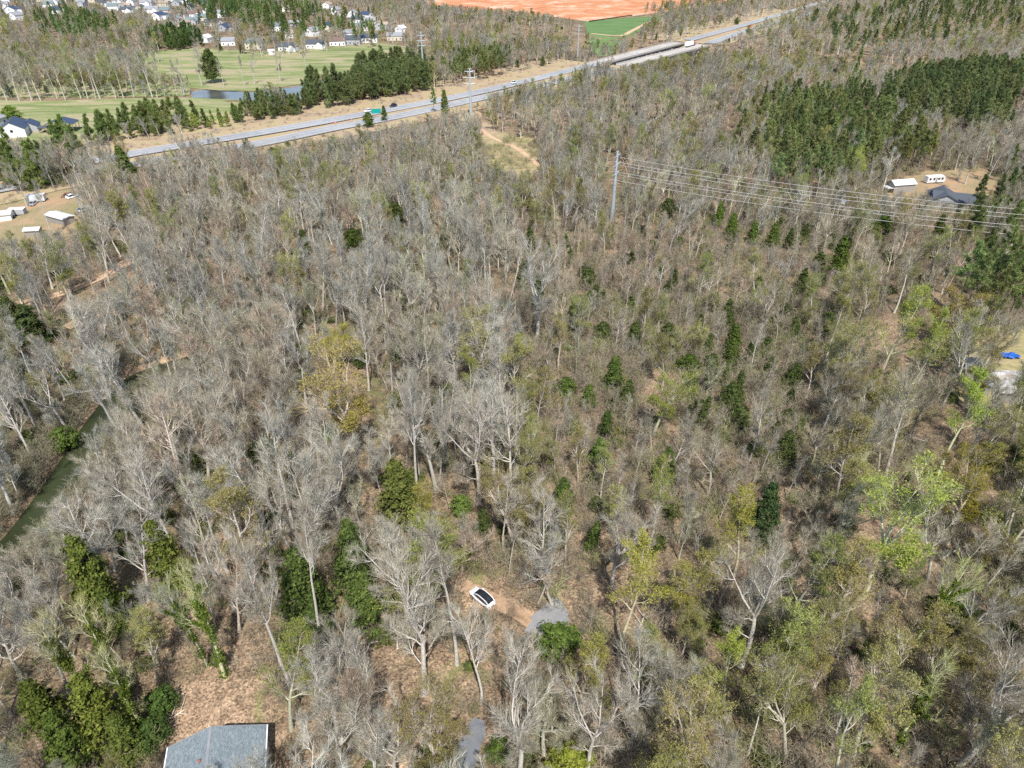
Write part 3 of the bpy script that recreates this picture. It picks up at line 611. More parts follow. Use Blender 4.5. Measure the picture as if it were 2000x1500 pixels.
# hand-placed trees: kind, crown px, py (crown middle), height, width factor, tint, variant, label
GREY = (1.0, .98, .97); PALE = (1.28, 1.25, 1.2); OLIVE = (.8, .72, .42); YG = (1.15, 1.25, .6)
LAND = [
 ('budding_tree', 640, 655, 15, 1.0, (1.2, 1.15, .42), 3, 'yellow-green tree above the big olive tree in the left middle of the wood'),
 ('budding_tree', 670, 770, 25, 1.25, (1.15, .95, .62), 1, 'largest spreading olive and ochre tree left of the middle of the wood'),
 ('evergreen_tree', 778, 965, 14, 1.2, (1.3, 1.2, .9), 0, 'broad olive-green pine left of the small bright bush'),
 ('budding_tree', 840, 1000, 13, 1.0, (1.0, .9, .45), 0, 'low yellow-olive tree against the right side of the broad pine'),
 ('evergreen_tree', 900, 985, 5, 1.25, (1.5, 1.7, 1.1), 1, 'small round bright green evergreen right of the broad pine'),
 ('evergreen_tree', 690, 1100, 14, .85, (1.05, 1.15, .9), 2, 'tall green evergreen at the top of the pair below the broad pine'),
 ('evergreen_tree', 715, 1175, 12, 1.0, (1.1, 1.2, .9), 0, 'green evergreen lower right of the pair below the broad pine'),
 ('evergreen_tree', 590, 1150, 13, 1.0, (.95, 1.05, .8), 2, 'green evergreen behind two pale trunks left of the pair'),
 ('evergreen_tree', 620, 1210, 9, 1.0, (.8, .9, .7), 0, 'low green evergreen at the foot of pale straight trunks'),
 ('evergreen_tree', 320, 1090, 15, .85, (1.5, 1.4, .9), 0, 'olive-green rounded evergreen crown near the river bend pool'),
 ('evergreen_tree', 185, 1145, 16, .8, (1.4, 1.35, .85), 2, 'tall moss-green evergreen nearest the lower left bank'),
 ('evergreen_tree', 215, 1190, 10, 1.0, (.95, 1.0, .65), 0, 'darker green evergreen just below the tall moss-green one'),
 ('evergreen_tree', 120, 850, 6, 1.5, (1.15, 1.3, .85), 1, 'round bright green bush overhanging the left bank of the river'),
 ('evergreen_tree', 60, 640, 10, 1.6, (.75, .8, .8), 2, 'dark cedar with two peaks at the left edge above the river'),
 ('evergreen_tree', 20, 610, 9, 1.3, (.8, .85, .75), 0, 'narrow cedar at the left edge behind the dark cedar'),
 ('evergreen_tree', 15, 548, 5, 1.8, (1.6, 1.9, 1.1), 1, 'low bright green shrub at the left edge by the dirt track'),
 ('evergreen_tree', 240, 320, 14, 1.2, (1.3, 1.35, 1.0), 0, 'lone green cedar in front of the far left end of the highway'),
 ('evergreen_tree', 1090, 1250, 6, 1.7, (1.1, 1.3, .8), 1, 'dense green holly beside the grey turning area'),
 ('budding_tree', 1140, 1310, 15, .95, (1.05, .95, .55), 0, 'olive budding tree just below the green holly'),
 ('evergreen_tree', 1115, 1490, 6, 1.5, (2.3, 2.1, 1.0), 1, 'vivid yellow-green shrub at the bottom edge'),
 ('budding_tree', 1225, 1160, 19, 1.0, (1.25, 1.15, .55), 2, 'yellow budding tree with a pale trunk right of the turning area'),
 ('budding_tree', 1320, 1130, 17, 1.0, (1.05, .95, .5), 3, 'olive budding crown right of the yellow budding tree'),
 ('budding_tree', 1745, 1020, 24, 1.2, (1.15, 1.3, .62), 1, 'large lime-green tree with a forked pale trunk at the lower right'),
 ('budding_tree', 1880, 820, 19, 1.0, (1.1, 1.35, .5), 2, 'fresh green tree below the white roofs at the right edge'),
 ('budding_tree', 1755, 640, 22, 1.0, (1.1, 1.2, .55), 0, 'yellow-green tree left of the dark pine block at the right'),
 ('budding_tree', 1800, 690, 20, .9, (1.0, 1.1, .5), 2, 'lime budding tree directly below the yellow-green one at the right'),
 ('budding_tree', 1850, 590, 18, 1.25, (1.0, .82, .45), 3, 'wide brown-olive crown beside the dark pine block'),
 ('budding_tree', 1900, 960, 18, 1.2, (.8, .68, .3), 1, 'wide dark olive tree at the right edge under the fresh green tree'),
 ('budding_tree', 1840, 915, 16, 1.1, (.9, .76, .32), 3, 'olive tree left of the wide dark olive one'),
 ('budding_tree', 1685, 312, 18, 1.35, (1.1, 1.25, .5), 3, 'round lime-green tree left of the open-sided shed'),
 ('budding_tree', 1290, 760, 17, 1.1, (.95, 1.0, .5), 3, 'green-yellow tree in the middle right of the wood'),
 ('budding_tree', 1440, 1310, 15, .9, (1.1, 1.2, .5), 2, 'lime budding tree low in the frame right of centre'),
 ('budding_tree', 1455, 1040, 18, .9, (1.15, 1.05, .5), 0, 'yellowish budding tree left of the narrow dark cedar'),
 ('evergreen_tree', 1495, 1005, 11, .95, (.6, .75, .8), 2, 'narrow dark cedar in the lower right wood'),
 ('evergreen_tree', 1200, 730, 9, 1.1, (1.0, 1.15, .8), 0, 'green cedar in the centre right of the wood'),
 ('evergreen_tree', 1170, 885, 6, 1.2, (1.1, 1.4, .9), 2, 'bright cedar standing alone below the centre'),
 ('evergreen_tree', 1100, 970, 7, 1.1, (.9, 1.1, .8), 2, 'cedar above the turning area'),
 ('evergreen_tree', 1432, 665, 9, 1.1, (.95, 1.05, .7), 0, 'upper cedar of the pair right of centre'),
 ('evergreen_tree', 1428, 700, 7, 1.2, (.95, 1.05, .7), 2, 'lower cedar of the pair right of centre'),
 ('evergreen_tree', 1465, 690, 6, 1.1, (.8, .95, .7), 0, 'small cedar just right of the cedar pair'),
 ('evergreen_tree', 1640, 505, 11, 1.1, (1.0, 1.1, .7), 2, 'dark layered cedar below the power lines'),
 ('evergreen_tree', 1405, 420, 9, .9, (1.4, 1.6, .9), 0, 'bright conical cedar right of the power pole'),
 ('evergreen_tree', 1430, 445, 8, 1.1, (1.2, 1.4, .8), 2, 'second bright cedar next to the conical one'),
 ('evergreen_tree', 1472, 455, 8, 1.1, (1.3, 1.5, 1.0), 0, 'cedar right of the two bright ones'),
 ('evergreen_tree', 1510, 465, 8, 1.1, (1.1, 1.2, .8), 2, 'olive cedar, rightmost of the four below the wires'),
 ('evergreen_tree', 1305, 405, 8, 1.2, (.7, .8, .7), 1, 'dark cedar between the power pole and the bright cedars'),
 ('evergreen_tree', 1725, 440, 9, 1.2, (.9, 1.1, .7), 1, 'green evergreen beside the fallen-roof shed under the wires'),
 ('evergreen_tree', 1835, 445, 9, .9, (.8, .85, .6), 0, 'cedar in front of the yard at the right'),
 ('evergreen_tree', 1105, 755, 6, 1.3, (1.1, 1.3, .8), 1, 'bushy cedar left of the centre cedars'),
 ('evergreen_tree', 1150, 775, 5, 1.3, (1.2, 1.4, .8), 2, 'short bright cedar between the centre cedars'),
 ('evergreen_tree', 1185, 830, 7, 1.0, (.7, .85, .6), 0, 'thin dark cedar behind a pale trunk in the centre'),
 ('evergreen_tree', 770, 415, 9, 1.4, (.7, .75, .6), 1, 'dark evergreen deep in the bare wood of the upper middle'),
 ('evergreen_tree', 690, 465, 8, 1.5, (.7, .8, .55), 1, 'dark evergreen patch left of the upper middle'),
 ('evergreen_tree', 595, 480, 10, 1.0, (.7, .75, .6), 0, 'dark cedar in the bare wood left of centre'),
 ('evergreen_tree', 1345, 710, 6, 1.5, (.8, .95, .6), 1, 'dark evergreen shrub left of the cedar pair'),
 ('evergreen_tree', 640, 850, 6, 1.2, (1.1, 1.4, .8), 1, 'small bright evergreen below the large olive tree'),
 ('bare_tree', 1050, 545, 27, 1.15, (1.12, 1.12, 1.15), 1, 'tallest silvery bare tree in the middle of the wood'),
 ('bare_tree', 165, 660, 24, 1.2, (1.45, 1.42, 1.4), 3, 'white-limbed bare tree on the left bank above the river'),
 ('bare_tree', 805, 1200, 25, 1.0, (1.35, 1.3, 1.25), 3, 'big bare tree with a white bent limb above the leafy clearing'),
 ('bare_tree', 880, 1130, 27, .9, (1.15, 1.1, 1.05), 6, 'tall straight bare tree with a long clean trunk left of the white car'),
 ('bare_tree', 1015, 1390, 21, 1.0, (1.35, 1.32, 1.28), 1, 'pale forked bare tree right of the bottom drive'),
 ('bare_tree', 640, 1400, 21, 1.0, (1.25, 1.22, 1.15), 3, 'pale bare tree at the bottom right of the shingle roof'),
 ('bare_tree', 520, 1180, 27, .8, (1.2, 1.17, 1.12), 2, 'tall bare tree with a pale leaning trunk left of the green evergreens'),
 ('bare_tree', 590, 1090, 27, .8, (1.2, 1.17, 1.12), 6, 'tall bare tree rising straight through the green evergreens'),
 ('bare_tree', 930, 860, 22, 1.1, (1.2, 1.13, 1.08), 3, 'rusty-twigged bare tree with white crooked limbs above the bright bush'),
 ('bare_tree', 800, 850, 24, .9, (1.15, 1.12, 1.1), 2, 'grey bare tree right of the large olive tree'),
 ('bare_tree', 290, 970, 22, 1.0, (1.45, 1.42, 1.4), 3, 'white sycamore-like bare tree leaning by the dark pool'),
 ('bare_tree', 170, 1050, 21, 1.2, (1.3, 1.3, 1.28), 1, 'wide silver bare tree on the right bank at the lower left'),
 ('bare_tree', 1210, 1035, 19, 1.1, (1.15, 1.1, 1.06), 3, 'domed bare tree with a white trunk above the turning area'),
 ('bare_tree', 1265, 490, 20, .9, (.95, .78, .68), 4, 'reddish domed bare tree below the power pole'),
 ('bare_tree', 1160, 1400, 20, .9, (1.3, 1.25, 1.2), 1, 'pale upswept bare tree at the bottom right of centre'),
 ('bare_tree', 1250, 1340, 20, .9, (1.4, 1.36, 1.3), 5, 'white-branched twin-stemmed bare tree near the bottom middle'),
 ('bare_tree', 1490, 1160, 23, 1.0, (1.2, 1.16, 1.1), 3, 'forked bare tree with long pale limbs at the lower right'),
 ('bare_tree', 1950, 1370, 22, 1.25, (.85, .82, .75), 3, 'thick dark-limbed bare tree in the bottom right corner'),
 ('bare_tree', 1905, 305, 17, 1.1, (1.0, .96, .9), 1, 'bare tree standing on the clay behind the dark-roofed yard house'),
 ('bare_tree', 1850, 285, 16, 1.1, (1.0, .96, .9), 3, 'wide bare tree behind the white travel trailer'),
 ('bare_tree', 1945, 300, 18, 1.0, (.95, .92, .85), 4, 'bare tree right of the two behind the yard house'),
 ('slender_tree', 1885, 325, 14, 1.0, (1.0, .96, .9), 0, 'thin bare tree on the open clay of the right yard'),
 ('bare_tree', 1800, 400, 12, .9, (1.0, .96, .9), 5, 'small bare tree in front of the right yard'),
 ('bare_tree', 1960, 660, 18, 1.2, (.95, .95, .8), 1, 'bare tree above the blue tarp at the right edge'),
 ('bare_tree', 1930, 800, 17, 1.2, (1.0, 1.0, .85), 3, 'dark-branched bare tree below the patched white roofs'),
 ('bare_tree', 1880, 700, 18, 1.1, (1.0, 1.0, .9), 5, 'bare tree left of the grey metal-roofed shed'),
 ('bare_tree', 150, 395, 18, 1.0, (1.1, 1.08, 1.05), 2, 'pale bare tree at the right corner of the left yard'),
 ('bare_tree', 75, 395, 19, .8, (1.1, 1.08, 1.05), 6, 'bare tree rising in front of the white box trailer'),
 ('bare_tree', 30, 345, 17, 1.0, (1.0, .98, .92), 1, 'bare tree behind the left yard'),
 ('ivy_tree', 405, 1235, 22, .8, (1.45, 1.6, .8), 0, 'ivy-clad leaning trunk beside the leafy clearing, right one'),
 ('ivy_tree', 375, 1225, 20, .7, (1.1, 1.25, .7), 1, 'ivy-clad trunk just left of the one beside the clearing'),
 ('ivy_tree', 210, 1280, 19, 1.1, (1.3, 1.3, .7), 0, 'ivy-wrapped tree with many pale twigs in the lower left thicket'),
 ('ivy_tree', 160, 1330, 18, 1.1, (1.2, 1.2, .65), 1, 'ivy-wrapped tree left in the lower left thicket'),
 ('ivy_tree', 250, 1370, 18, 1.0, (1.25, 1.3, .7), 0, 'ivy-wrapped tree low in the thicket beside the shingle roof'),
 ('ivy_tree', 1810, 1210, 19, .9, (1.5, 1.7, .7), 1, 'tree with yellow-green ivy on its trunk at the lower right'),
 ('ivy_tree', 1790, 1400, 19, 1.0, (1.3, 1.4, .7), 0, 'ivy-patched tree at the bottom right'),
 ('evergreen_tree', 190, 1390, 12, 1.0, (1.5, 1.4, .8), 2, 'yellow-green evergreen mass in the lower left thicket'),
 ('evergreen_tree', 240, 1440, 9, 1.1, (1.2, 1.2, .8), 0, 'evergreen at the bottom edge left of the shingle roof'),
 ('evergreen_tree', 130, 1450, 10, 1.0, (1.0, 1.1, .7), 2, 'evergreen at the bottom edge farther left of the roof'),
 ('evergreen_tree', 310, 1370, 5, 1.4, (.9, 1.15, .8), 1, 'dark green bush nearest the leafy clearing at left'),
 ('evergreen_tree', 290, 1430, 5, 1.5, (.75, .95, .7), 1, 'dark green bush between the thicket and the shingle roof'),
 ('evergreen_tree', 80, 1380, 10, 1.1, (.95, .95, .6), 0, 'dark olive evergreen in the bottom left corner'),
 ('evergreen_tree', 975, 1465, 4, 1.3, (1.0, 1.2, .7), 1, 'green bush right of the bottom drive'),
 ('evergreen_tree', 860, 1465, 3.5, 1.2, (1.1, 1.2, .7), 1, 'small green bush left of the bottom drive'),
 ('evergreen_tree', 1870, 1195, 6, 1.6, (.8, .9, .6), 1, 'dark green shrub in the lower right wood'),
 ('evergreen_tree', 410, 125, 24, .8, (.9, 1.0, .8), 1, 'lone tall tree with green clumps beside the pond'),
 ('evergreen_tree', 20, 220, 9, 1.8, (1.7, 2.0, 1.0), 1, 'bright green round tree behind the white gabled house'),
 ('pine_tree', 1382, 90, 15, 1.4, (1.5, 1.5, 1.0), 2, 'round green pine beside the truck at the bridge end'),
 ('evergreen_tree', 868, 200, 13, .8, (1.4, 1.35, .9), 0, 'upright green cedar in front of the highway near the poles'),
 ('evergreen_tree', 719, 232, 9, 1.0, (1.1, 1.2, .8), 1, 'small green tree in front of the white car on the highway'),
 ('evergreen_tree', 750, 222, 8, 1.0, (.95, 1.05, .8), 0, 'small cedar in front of the highway right of the green sign'),
 ('pine_tree', 845, 185, 14, 1.0, (1.4, 1.5, 1.0), 1, 'pine left of the tall cedar by the highway'),
]
taken = []
ROW = [(-18, 196, 25), (14, 197, 26), (38, 198, 24), (62, 196, 27), (80, 197, 27), (112, 193, 22), (128, 195, 24), (158, 192, 28), (172, 193, 25), (187, 192, 24), (196, 193, 26), (226, 192, 24), (242, 192, 23), (262, 190, 25), (298, 190, 26), (288, 188, 24), (322, 187, 22), (346, 187, 20), (360, 185, 19), (395, 168, 22), (438, 170, 15), (478, 168, 18), (498, 165, 17), (548, 160, 19), (600, 152, 18), (1370, 190, 25)]
for i, (px, py, h) in enumerate(ROW):
    x, y, z = P(px, py); lim = 'left end of the row behind the meadow' if i < 9 else 'row of tall trees behind the meadow' if i < 19 else 'edge of the pond'
    kd = 'budding_tree' if i in (4, 7, 11, 15) else 'bare_tree'
    ROWL = (kd, x, y, h, (.95, 1.02, .75) if kd == 'budding_tree' else (1.1, 1.1, 1.05), i)
    rowt = place(kd, x, y, h, ROWL[4], 'x', 'tall trees in the row behind the meadow' if i < 19 else None, (2, 6, 0, 5)[i % 4], .85, rz=i*1.3)
    rowt['label'] = ('%s tall pale-trunked tree from the left in the row behind the meadow' % ('first second third fourth fifth sixth seventh eighth ninth tenth eleventh twelfth thirteenth fourteenth fifteenth sixteenth seventeenth eighteenth nineteenth'.split()[i])) if i < 19 else ('%s small bare tree along the far shore of the pond' % ('first second third fourth fifth sixth'.split()[i-19]) if i < 25 else 'single pale trunk standing out in the grey wood below the bridge')
    taken.append((x, y, 2.5))
for kind, px, py, h, wd, ti, var, lab in LAND:
    if kind in ('bare_tree', 'ivy_tree'): ti = tuple(v*.93 for v in ti); wd *= .92
    frac = .68 if kind != 'evergreen_tree' else .5
    if kind in ('ivy_tree',): frac = .45
    x, y, z = P(px, py, h*frac)
    place(kind, x, y, h, ti, lab, None, var, wd, rz=1.7*var+px*.01)
    taken.append((x, y, 2.2 if kind == 'evergreen_tree' else 4.0))

HOUSES = [ # px, py, rot, L, W, H, rise, wall, roof, label, wing
 (6, 16, 20, 16, 11, 5.2, 3, 'white', 'greyroof', 'grey-roofed white house in the top left corner', 1),
 (25, 26, 100, 15, 12, 5.2, 3, 'white', 'blueroof', 'large dark-roofed house second from the left corner', 1),
 (34, 38, 75, 13, 10, 5, 3, 'white', 'greyroof', 'tall white gable nearest the wood at the top left', 0),
 (60, 11, 80, 12, 10, 5.2, 3, 'white', 'darkroof', 'white gable right of the corner houses', 0),
 (107, 8, 15, 15, 11, 4.5, 3, 'white', 'greyroof', 'grey-roofed white house behind the wide dark roof', 1),
 (112, 26, 160, 17, 12, 4.5, 3, 'white', 'blueroof', 'wide dark roof with white walls beside the pines', 1),
 (232, 7, 10, 14, 10, 4, 2.6, 'white', 'greyroof', 'white low house left of the bright white one', 1),
 (259, 10, 85, 11, 10, 5.4, 2.8, 'white', 'greenroof', 'bright tall white house at the top edge', 0),
 (288, 12, 5, 15, 11, 5, 3.2, 'white', 'greyroof', 'white twin-gabled house with grey roof at the top', 1),
 (322, 12, 175, 15, 11, 4, 3, 'cream', 'tanroof', 'tan-roofed cream house in the distant row', 1),
 (346, 11, 95, 12, 10, 4, 2.8, 'greywall', 'greenroof', 'green-grey house right of the tan-roofed one', 0),
 (250, 24, 8, 15, 11, 3.6, 2.8, 'white', 'darkroof', 'low charcoal-roofed white house in the second row', 1),
 (276, 22, 95, 13, 10, 4.5, 3, 'white', 'blueroof', 'blue-roofed house between the two rows', 0),
 (297, 25, 20, 16, 11, 4.5, 3, 'white', 'greyroof', 'pale grey-roofed house in the middle of the second row', 1),
 (326, 27, 165, 14, 11, 4.5, 3, 'cream', 'greenroof', 'green-roofed house in the second row', 1),
 (352, 34, 0, 15, 11, 4.2, 2.8, 'white', 'brownroof', 'brown-roofed house with a white garage', 1),
 (384, 33, 10, 14, 10, 3.8, 2.8, 'white', 'brownroof', 'brown-roofed house behind the green roof', 1),
 (377, 46, 5, 14, 11, 3.6, 2.8, 'greywall', 'greenroof', 'green-roofed house next to the brown-roofed one', 1),
 (418, 50, 165, 17, 11, 3.8, 2.8, 'white', 'darkroof', 'charcoal roof with a bright white slope, above the grey trees', 1),
 (404, 82, 80, 10, 8, 4, 2.4, 'white', 'offwhite', 'small white building glimpsed through bare trees', 0),
 (447, 88, 15, 12, 9, 4, 2.4, 'white', 'greyroof', 'pale house behind the bare trees left of the meadow', 0),
 (500, 95, 0, 15, 10, 5.6, 2.6, 'cream', 'greenroof', 'two-storey house with green-grey roof at the meadow edge', 0),
 (566, 98, 3, 17, 11, 3.6, 2.8, 'white', 'darkroof', 'dark-roofed house with a pale deck at the meadow edge', 1),
 (618, 93, 5, 17, 11, 3.8, 2.8, 'white', 'darkroof', 'long white house with charcoal roof at the meadow edge', 1),
 (576, 73, 175, 15, 11, 3.8, 2.8, 'white', 'tanroof', 'tan-roofed white house behind the meadow-edge row', 1),
 (578, 53, 5, 14, 10, 4, 2.6, 'greywall', 'greyroof', 'grey house half hidden between the pines', 0),
 (612, 70, 60, 12, 10, 5, 3, 'white', 'greyroof', 'white gabled house behind the long white one', 0),
 (598, 9, 20, 14, 10, 4.8, 2.8, 'white', 'greyroof', 'white house at the top edge above the pines', 0),
 (640, 16, 80, 12, 10, 4.8, 2.8, 'white', 'tanroof', 'white gable right of the top-edge house', 0),
 (655, 27, 75, 14, 10, 5, 3, 'white', 'greyroof', 'bright white sloping-roofed house in the far trees', 0),
 (673, 33, 10, 11, 9, 4.4, 2.6, 'white', 'brownroof', 'small white house right of the bright sloping roof', 0),
 (689, 33, 85, 12, 9, 4.6, 2.8, 'white', 'greyroof', 'white gable in the middle of the far tree gap', 0),
 (717, 36, 150, 13, 10, 4.6, 2.8, 'white', 'blueroof', 'blue-roofed white house, last of the far gap', 0),
 (723, 48, 5, 13, 10, 4.2, 2.6, 'cream', 'greyroof', 'cream house below the blue-roofed one', 0),
 (660, 88, 10, 14, 10, 4, 2.6, 'white', 'brownroof', 'brown-roofed house right of the long white one', 0),
 (690, 86, 0, 14, 10, 4.4, 2.8, 'greywall', 'darkroof', 'grey house with dark roof under the pines by the meadow', 0),
 (722, 82, 5, 15, 10, 4.4, 2.8, 'white', 'blueroof', 'blue-roofed house at the right end of the meadow row', 0),
 (771, 78, 8, 14, 9, 4, 2.4, 'cream', 'greyroof', 'cream house among grey trees right of the meadow row', 0),
 (783, 63, 60, 9, 8, 4, 2.4, 'white', 'offwhite', 'small white building alone in the grey trees', 0),
 (683, 72, 20, 12, 9, 4, 2.6, 'white', 'greyroof', 'white house behind the brown-roofed one', 0),
 (531, 106, 20, 5, 4, 2.6, 1.2, 'white', 'offwhite', 'tiny white garden shed at the meadow edge', 0),
]
TOPROW = [(14, 4), (45, 6), (80, 3), (95, 14), (140, 6), (160, 12), (186, 5), (205, 12), (222, 20), (240, 16), (306, 4), (334, 3), (365, 6), (396, 10), (372, 20), (408, 26), (396, 40), (432, 34), (340, 44), (312, 38), (440, 60), (362, 54), (540, 14), (560, 22), (622, 30), (700, 44), (742, 58), (706, 60), (640, 60), (545, 60)]
NTH = 'first second third fourth fifth sixth seventh eighth ninth tenth eleventh twelfth thirteenth fourteenth fifteenth sixteenth seventeenth eighteenth nineteenth twentieth twenty-first twenty-second twenty-third twenty-fourth twenty-fifth twenty-sixth twenty-seventh twenty-eighth twenty-ninth thirtieth'.split()
for k_, q_ in enumerate(sorted(TOPROW)):
    wl_ = ('white', 'white', 'cream', 'greywall')[k_*7 % 4]; rf_ = ('greyroof', 'darkroof', 'tanroof', 'blueroof', 'greenroof')[k_*3 % 5]
    HOUSES.append((q_[0], q_[1], (5, 80, 160, 20, 95)[k_ % 5], 12+k_*5 % 4, 10, 4+(k_ % 3)*.6, 2.8, wl_, rf_, '%s %s house, %s from the left among the small ones packed at the top left' % ({'white': 'white', 'cream': 'cream', 'greywall': 'grey'}[wl_], {'greyroof': 'grey-roofed', 'darkroof': 'charcoal-roofed', 'tanroof': 'tan-roofed', 'blueroof': 'blue-roofed', 'greenroof': 'green-roofed'}[rf_], NTH[k_]), k_ % 2))
# zones (pixels of the photograph, all turned into places on the ground)
NOGROUND = [
 [(905, 212), (938, 226), (965, 255), (1000, 270), (965, 280), (925, 258), (898, 234)],  # bases kept off
 [(-200, 198), (370, 190), (480, 196), (500, 222), (400, 228), (370, 216), (205, 240), (190, 262), (60, 285), (-200, 285)],
 [(-200, 114), (280, 108), (372, 97), (520, 113), (640, 103), (740, 93), (800, 99), (805, 118), (720, 140), (640, 152), (580, 166), (500, 178), (430, 176), (370, 172), (370, 120), (300, 120), (-200, 125)],
 POND,
 [(780, -30), (1500, -30), (1420, 8), (1240, 31), (1300, 33), (1270, 50), (1230, 72), (1180, 90), (1150, 80), (1140, 42), (1060, 30), (1000, 22), (900, 18), (840, 8)],
 [(940, 275), (985, 262), (1035, 275), (1055, 300), (1055, 340), (1020, 350), (960, 325)],
 [(-60, 388), (60, 378), (150, 366), (180, 400), (150, 440), (120, 460), (60, 480), (-60, 485)],
 [(1730, 358), (1800, 338), (1930, 336), (1950, 375), (1940, 410), (1900, 415), (1800, 405), (1720, 388)],
 [(1870, 700), (1900, 660), (2100, 650), (2100, 830), (1960, 830), (1890, 780)],
 [(330, 1350), (500, 1310), (560, 1400), (560, 1500), (320, 1500), (300, 1420)],
 [(1030, 1190), (1100, 1190), (1120, 1240), (1050, 1290), (1000, 1260)],
 [(880, 1400), (960, 1380), (950, 1500), (880, 1500)],
 [(915, 1130), (980, 1130), (985, 1200), (920, 1195)],
 [(700, 1270), (880, 1270), (930, 1330), (860, 1400), (740, 1390)],
]
KEEP = [  # what has to stay in sight
 [(480, 268), (700, 226), (835, 196), (835, 206), (700, 236), (500, 276)], [(880, 188), (1140, 124), (1140, 134), (880, 198)],
 [(1190, 112), (1345, 70), (1500, 26), (1500, 36), (1400, 80), (1345, 100), (1260, 118), (1195, 132)],
 [(250, 296), (350, 280), (350, 290), (250, 306)], [(400, 272), (480, 260), (480, 268), (400, 282)],
 [(500, 285), (790, 232), (780, 218), (930, 185), (950, 194), (780, 240), (520, 292)],
 [(0, 200), (370, 195), (475, 200), (478, 222), (400, 230), (370, 216), (205, 240), (190, 258), (60, 232), (0, 228)],
 [(0, 232), (60, 232), (148, 236), (148, 262), (0, 268)],
 [(275, 112), (370, 95), (372, 150), (300, 140)],
 [(430, 120), (520, 105), (640, 90), (740, 84), (795, 92), (790, 108), (700, 125), (650, 150), (520, 165), (430, 165)],
 [(375, 176), (500, 182), (505, 196), (378, 192)], [(570, 168), (585, 160), (590, 180), (560, 185)],
 [(850, 0), (1120, 0), (1240, 0), (1240, 32), (1180, 40), (1150, 44), (1060, 24), (1000, 17), (920, 12), (850, 6)],
 [(1165, 45), (1270, 36), (1235, 60), (1180, 80), (1165, 72)],
 [(945, 275), (985, 262), (1035, 280), (1050, 305), (1050, 330), (1010, 330), (960, 310)],
 [(0, 395), (60, 385), (150, 370), (150, 400), (140, 435), (50, 455), (0, 460)],
 [(1730, 352), (1845, 342), (1915, 380), (1915, 402), (1860, 398), (1800, 378), (1735, 372)],
 [(1965, 700), (2000, 700), (2000, 760), (1970, 745)],
 [(325, 1418), (525, 1412), (525, 1500), (320, 1500)],
 [(350, 1370), (470, 1350), (520, 1400), (420, 1418), (330, 1440)],
 [(905, 1118), (985, 1118), (985, 1200), (905, 1200)],
 [(1045, 1205), (1100, 1205), (1085, 1235), (1055, 1250)],
 [(900, 1440), (935, 1420), (935, 1470), (900, 1480)],
 [(100, 585), (240, 515), (240, 530), (110, 600)],
 [(0, 1050), (60, 988), (138, 880), (165, 860), (150, 910), (92, 992), (20, 1068), (0, 1085)], [(165, 850), (192, 785), (210, 780), (190, 845)], [(285, 712), (342, 700), (340, 724), (300, 732)],
 [(290, 705), (345, 700), (340, 722), (300, 730)],
 [(825, 75), (835, 75), (838, 160), (828, 160)], [(910, 135), (930, 135), (928, 215), (915, 215)], [(1120, 50), (1136, 50), (1134, 105), (1120, 105)], [(1180, 290), (1215, 290), (1205, 400), (1190, 400)],
 [(760, 1290), (870, 1290), (880, 1350), (780, 1370)],
 [(640, 175), (860, 165), (1000, 145), (1100, 130), (1000, 150), (860, 190), (700, 222), (520, 255), (520, 245)],
]
for kind, px, py, h, wd, ti, var, lab in LAND:
    if kind in ('evergreen_tree', 'budding_tree', 'pine_tree'):
        x, y, z = P(px, py, h*.6); sc_ = FPX/(y*fw[1]+(z-CAMZ)*fw[2]); f = .78 if py > 380 else .3
        a = (2.0*h/8*wd if kind == 'evergreen_tree' else 5.5*h/19*wd if kind == 'budding_tree' else 3.2*h/18*wd)*sc_*f; b = h*.28*sc_*f*1.2
        KEEP.append([(px+a*math.cos(q), py+b*math.sin(q)) for q in (0, .8, 1.6, 2.4, 3.1, 3.9, 4.7, 5.5)])
for i_, hh_ in enumerate(HOUSES):
    if i_ % 3: KEEP.append([(hh_[0]-10, hh_[1]-9), (hh_[0]+10, hh_[1]-9), (hh_[0]+10, hh_[1]), (hh_[0]-10, hh_[1])]); NOGROUND.append([(hh_[0]-17, hh_[1]-7), (hh_[0]+17, hh_[1]-7), (hh_[0]+17, hh_[1]+4), (hh_[0]-17, hh_[1]+4)])
